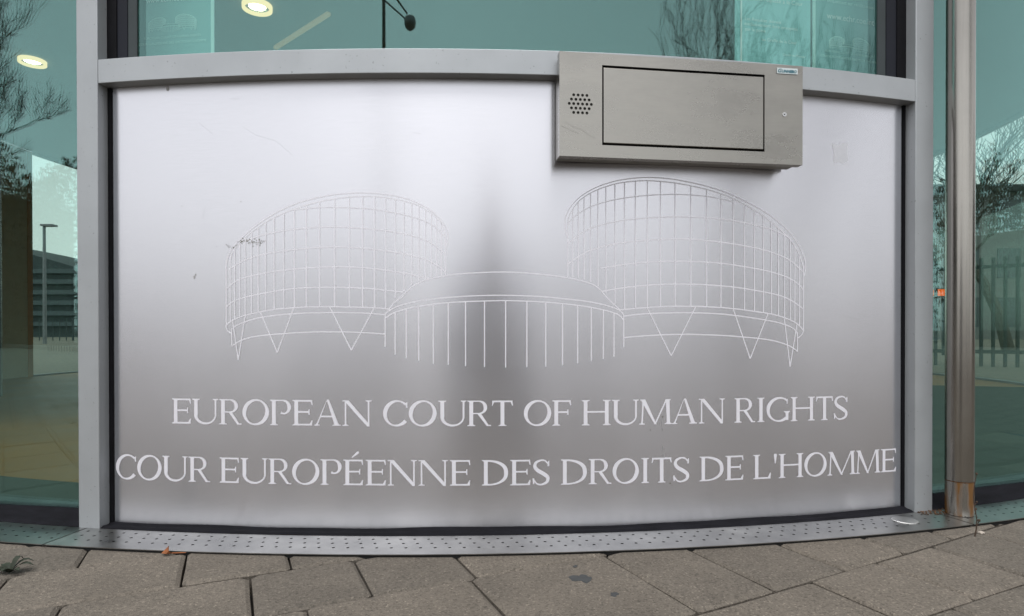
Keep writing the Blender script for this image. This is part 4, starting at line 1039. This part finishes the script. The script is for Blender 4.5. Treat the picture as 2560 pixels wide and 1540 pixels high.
# street lamp behind the photographer, mirrored in the pane above the rail
sx, sy = -3.05, -10.4
sl = thing('street_lamp', 'dark street lamp with a round head on a slanting arm, mirrored above the rail', 'lamp post', (sx, sy, 0))
mk('pole', *tube_geo([(sx, sy, -.05), (sx, sy, 4), (sx, sy, 8.9)], [.085, .07, .055], 12), M['fence'], sl)
mk('arm', *tube_geo([(sx, sy, 8.15), (sx+.80, sy, 7.42)], [.030, .024], 8), M['fence'], sl)
mk('arm', *tube_geo([(sx, sy, 7.75), (sx+.78, sy, 7.28)], [.024, .020], 8), M['greysteel'], sl)
mk('lamp_head', *tube_geo([(sx+.90, sy, 7.05+.34*k/8) for k in range(9)], [max(.02, .20*math.sqrt(max(0, 1-((k-4)/4)**2))) for k in range(9)], 24), M['greysteel'], sl, smooth=True)
# amber lamp on a bollard
al = at_depth(2360, 731, 12.4); bl = thing('warning_lamp', 'amber lamp glowing on a short post between aluminium post and steel tube', 'lamp', (al.x, 12.4, 0))
mk('stand', *tube_geo([(al.x, 12.4, 0), (al.x, 12.4, al.z-.07)], [.04, .04], 10), M['fence'], bl)
box('lens', al.x-.17, al.x+.17, 12.33, 12.47, al.z-.065, al.z+.06, M['amber'], bl)
# distant buildings
def house(name, x, y, w, dp_, h, label, wallm, nx, nz, roof=None, face=-1, chim=0):
    b = thing(name, label, 'building', (x, y, 0))
    box('wall', x-w/2, x+w/2, y-dp_/2, y+dp_/2, -.02, h, wallm, b)
    box('roof', x-w/2-.3, x+w/2+.3, y-dp_/2-.3, y+dp_/2+.3, h, h+.35, roof or M['darksteel'], b)
    for k in range(chim):
        cx_ = x-w/2+w*(k+.5)/chim; box('chimney', cx_-.35, cx_+.35, y-.3, y+.3, h+.3, h+1.5, wallm, b)
    yy = y+face*dp_/2
    for i in range(nx):
        for j in range(nz):
            px = x-w/2+w*(i+.5)/nx; pz = h*(j+.55)/nz; ww, hh = w/nx*.28, h/nz*.30
            box('window', px-ww, px+ww, min(yy, yy+face*.04), max(yy, yy+face*.04), pz-hh, pz+hh, M['winglass'], b)
M['winglass'] = simple('far_window', (0.05, 0.06, 0.07), 0.15, var=0.2)
M['render'] = simple('pale_render', (0.42, 0.40, 0.37), 0.8, var=0.08)
M['darkbrick'] = simple('dark_brick', (0.055, 0.045, 0.04), 0.85, var=0.25, scale=4)
M['brickfar'] = simple('grey_render', (0.14, 0.14, 0.14), 0.8, var=0.08)
house('far_building', 27, 38, 16, 9, 8.0, 'pale building with a row of chimneys beyond the rear glazing', M['brickfar'], 7, 3, None, -1, 5)
house('far_building', 30, -110, 22, 9, 7.0, 'pale house across the street behind the photographer', M['render'], 6, 3, None, 1, 2)
house('far_building', -40, -115, 36, 9, 6.5, 'long grey house across the street behind the photographer', M['brickfar'], 9, 2, None, 1, 2)
def hedge(x0, x1, y0, y1, h, seed, label):
    rg = random.Random(seed); hd = thing('hedge', label, 'hedge', ((x0+x1)/2, (y0+y1)/2, 0))
    box('inner_mass', x0+.5, x1-.5, y0+.5, y1-.5, -.01, h*.72, M['hedge'], hd)
    V, Fc = [], []
    bumps = [(rg.uniform(y0, y1), rg.uniform(.6, 1.8), rg.uniform(-.9, 1.1)) for _ in range(16)]
    for i in range(16000):
        y = rg.uniform(y0, y1); top = h+sum(a*math.exp(-((y-c)/w)**2) for c, w, a in bumps)
        z = top*rg.random()**.6; x = rg.uniform(x0, x1) if rg.random() < .35 else (rg.choice((x0, x1))+rg.gauss(0, .3))
        if z < top*.7 and x0+.8 < x < x1-.8: z = top*rg.uniform(.72, 1)
        c = Vector((x, y, z+rg.gauss(0, .12)))
        a = Vector((rg.gauss(0, 1), rg.gauss(0, 1), rg.gauss(0, 1))).normalized()*rg.uniform(.06, .15); b = Vector((rg.gauss(0, 1), rg.gauss(0, 1), rg.gauss(0, 1))).normalized()*rg.uniform(.05, .12)
        o = len(V); V += [c-a, c-b, c+a, c+b]; Fc.append((o, o+1, o+2, o+3))
    sheet('foliage', V, Fc, M['hedge'], hd)
M['hedge'] = simple('hedge_leaf', (0.045, 0.05, 0.028), 0.8, var=0.5, scale=3)
hedge(-24.5, -21.5, -13.0, 0.5, 6.6, 4, 'tall dark hedge down the street beyond the dense bare tree')
hedge(21.5, 24.5, -6.2, 8.0, 4.7, 6, 'tall dark hedge down the street on the side of the steel tube')
house('far_building', -4, -120, 14, 9, 6.0, 'small pale house across the street between the two larger ones', M['render'], 3, 2, None, 1, 1)
lb = thing('louvred_building', 'dark building with a curved roof and horizontal louvres beyond the plaza', 'building', (-42, 52, 0))
V, Fc = [], []
nn = 24
for i in range(nn+1):
    t = i/nn; x = -62+t*34; z = 10.2*(1-.72*(t-.05)**2)-.6
    V += [Vector((x, 50, 0)), Vector((x, 50, z)), Vector((x, 60, z)), Vector((x, 60, 0))]
for i in range(nn):
    for k in range(3): Fc.append((4*i+k, 4*i+k+1, 4*i+k+5, 4*i+k+4))
Fc += [(0, 1, 2, 3), (4*nn, 4*nn+1, 4*nn+2, 4*nn+3)]
M['louvre'] = simple('louvre', (0.05, 0.065, 0.075), 0.5, var=0.15)
M['louvrewall'] = simple('louvre_wall', (0.02, 0.03, 0.036), 0.6, var=0.2)
mk('hall', V, Fc, M['louvrewall'], lb)
for k in range(6): box('louvre', -61, -31, 49.6, 49.98, .9+k*.85, 1.25+k*.85, M['louvre'], lb)

# ================================================================== THE PHOTOGRAPHER (only a soft dark shape in the brushed panel)
ph = thing('person', 'crouching person in a dark jacket holding a small camera before the panel', 'person', (.06, -.50, 0))
def photographer():
    ox, oy = .05, -.20
    J, E_, Rr = [], [], []
    def j(x, y, z, r, par=None):
        J.append((x*(1.22 if z > .55 or y < -.03 else 1)+ox, y+oy, z)); Rr.append(r*(1.15 if .2 < z < .9 and r > .06 else 1))
        if par is not None: E_.append((par, len(J)-1))
        return len(J)-1
    pel = j(0, -.42, .34, .15); bel = j(0, -.40, .50, .14, pel); che = j(0, -.33, .72, .155, bel); nk0 = j(0, -.27, .88, .075, che); nk = j(0, -.25, .95, .055, nk0)
    hd = j(0, -.22, 1.03, .085, nk); h2 = j(0, -.21, 1.12, .088, hd); h3 = j(0, -.215, 1.19, .055, h2); j(0, -.115, 1.055, .018, hd)
    for s in (-1, 1):
        sh = j(.17*s, -.30, .83, .075, che); el = j(.27*s, -.18, .62, .05, sh); wr = j(.10*s, .06, .515, .032, el); pm = j(.075*s, .115, .50, .028, wr)
        for k in range(4):
            f = j(.070*s-.004*s*k, .135, .528-.017*k, .010, pm); g_ = j(.050*s, .155, .528-.017*k, .009, f); j(.036*s, .150, .528-.017*k, .008, g_)
        tb_ = j(.058*s, .105, .53, .011, pm); j(.045*s, .118, .545, .009, tb_)
        hp = j(.10*s, -.42, .33, .105, pel); kn = j(.22*s, -.06, .42, .075, hp); an = j(.17*s, -.30, .10, .05, kn); j(.18*s, -.22, .045, .045, an); 
        toe = j(.19*s, -.08, .035, .038, len(J)-1)
    me = bpy.data.meshes.new('body'); me.from_pydata(J, E_, []); me.update()
    o = bpy.data.objects.new('tmp', me); C.objects.link(o)
    m = o.modifiers.new('s', 'SKIN'); m.use_smooth_shade = True
    for i, v in enumerate(me.skin_vertices[0].data): v.radius = (Rr[i], Rr[i]); v.use_root = (i == 0)
    o.modifiers.new('u', 'SUBSURF').levels = 1
    dg = bpy.context.evaluated_depsgraph_get(); dg.update()
    em = bpy.data.meshes.new_from_object(o.evaluated_get(dg)); bpy.data.objects.remove(o)
    V = [v.co.copy() for v in em.vertices]; Fc = [tuple(p.vertices) for p in em.polygons]
    b = mk('body', V, Fc, simple('dark_jacket', (0.025, 0.027, 0.033), 0.85, var=0.3, scale=20, bump=0.5, bscale=40), ph, smooth=True)
    b.data.materials.append(simple('skin', (0.48, 0.29, 0.21), 0.5, var=0.08)); b.data.materials.append(simple('dark_trousers', (0.03, 0.032, 0.045), 0.9, var=0.2)); b.data.materials.append(simple('shoe', (0.02, 0.018, 0.016), 0.6)); b.data.materials.append(simple('brown_hair', (0.05, 0.032, 0.02), 0.6, var=0.4, scale=60))
    w0 = wloc(ph)
    for p in b.data.polygons:
        c = p.center+w0-Vector((ox, oy, 0)); i = 0
        if c.z > .94: i = 4 if (c.z > 1.135 or c.y < -.235) else 1
        elif c.y > .055 and c.z > .46 and abs(c.x) < .13: i = 1
        elif c.z < .09: i = 3
        elif c.z < .40 or (c.y > -.28 and c.z < .52 and abs(c.x) > .12 and c.y < -.0): i = 2
        p.material_index = i
    for s in (-1, 1):
        for nm, cc, r in (('eye', (.032*s+ox, -.128+oy, 1.09), .010), ('ear', (.082*s+ox, -.225+oy, 1.075), .022)):
            mk(nm, *blob(cc, r, (1, 1, 1) if nm == 'eye' else (.35, .6, 1.2), random.Random(1)), M['dark'] if nm == 'eye' else b.data.materials[1], ph, smooth=True)
    mk('mouth', *blob((ox, -.130+oy, 1.005), .018, (1.1, .3, .25), random.Random(2)), simple('lips', (0.35, 0.14, 0.12), 0.5), ph)
photographer()
cmx = thing('camera_body', 'small black camera held in both hands by the crouching person', 'camera', (0, -.09, H-.04))
bevel(box('body_shell', -.06, .06, -.10, -.055, H-.036, H+.036, M['rubber'], cmx), .004)
mk('lens_barrel', *tube_geo([(0, -.055, H), (0, -.022, H)], [.028, .026], 24), M['rubber'], cmx)
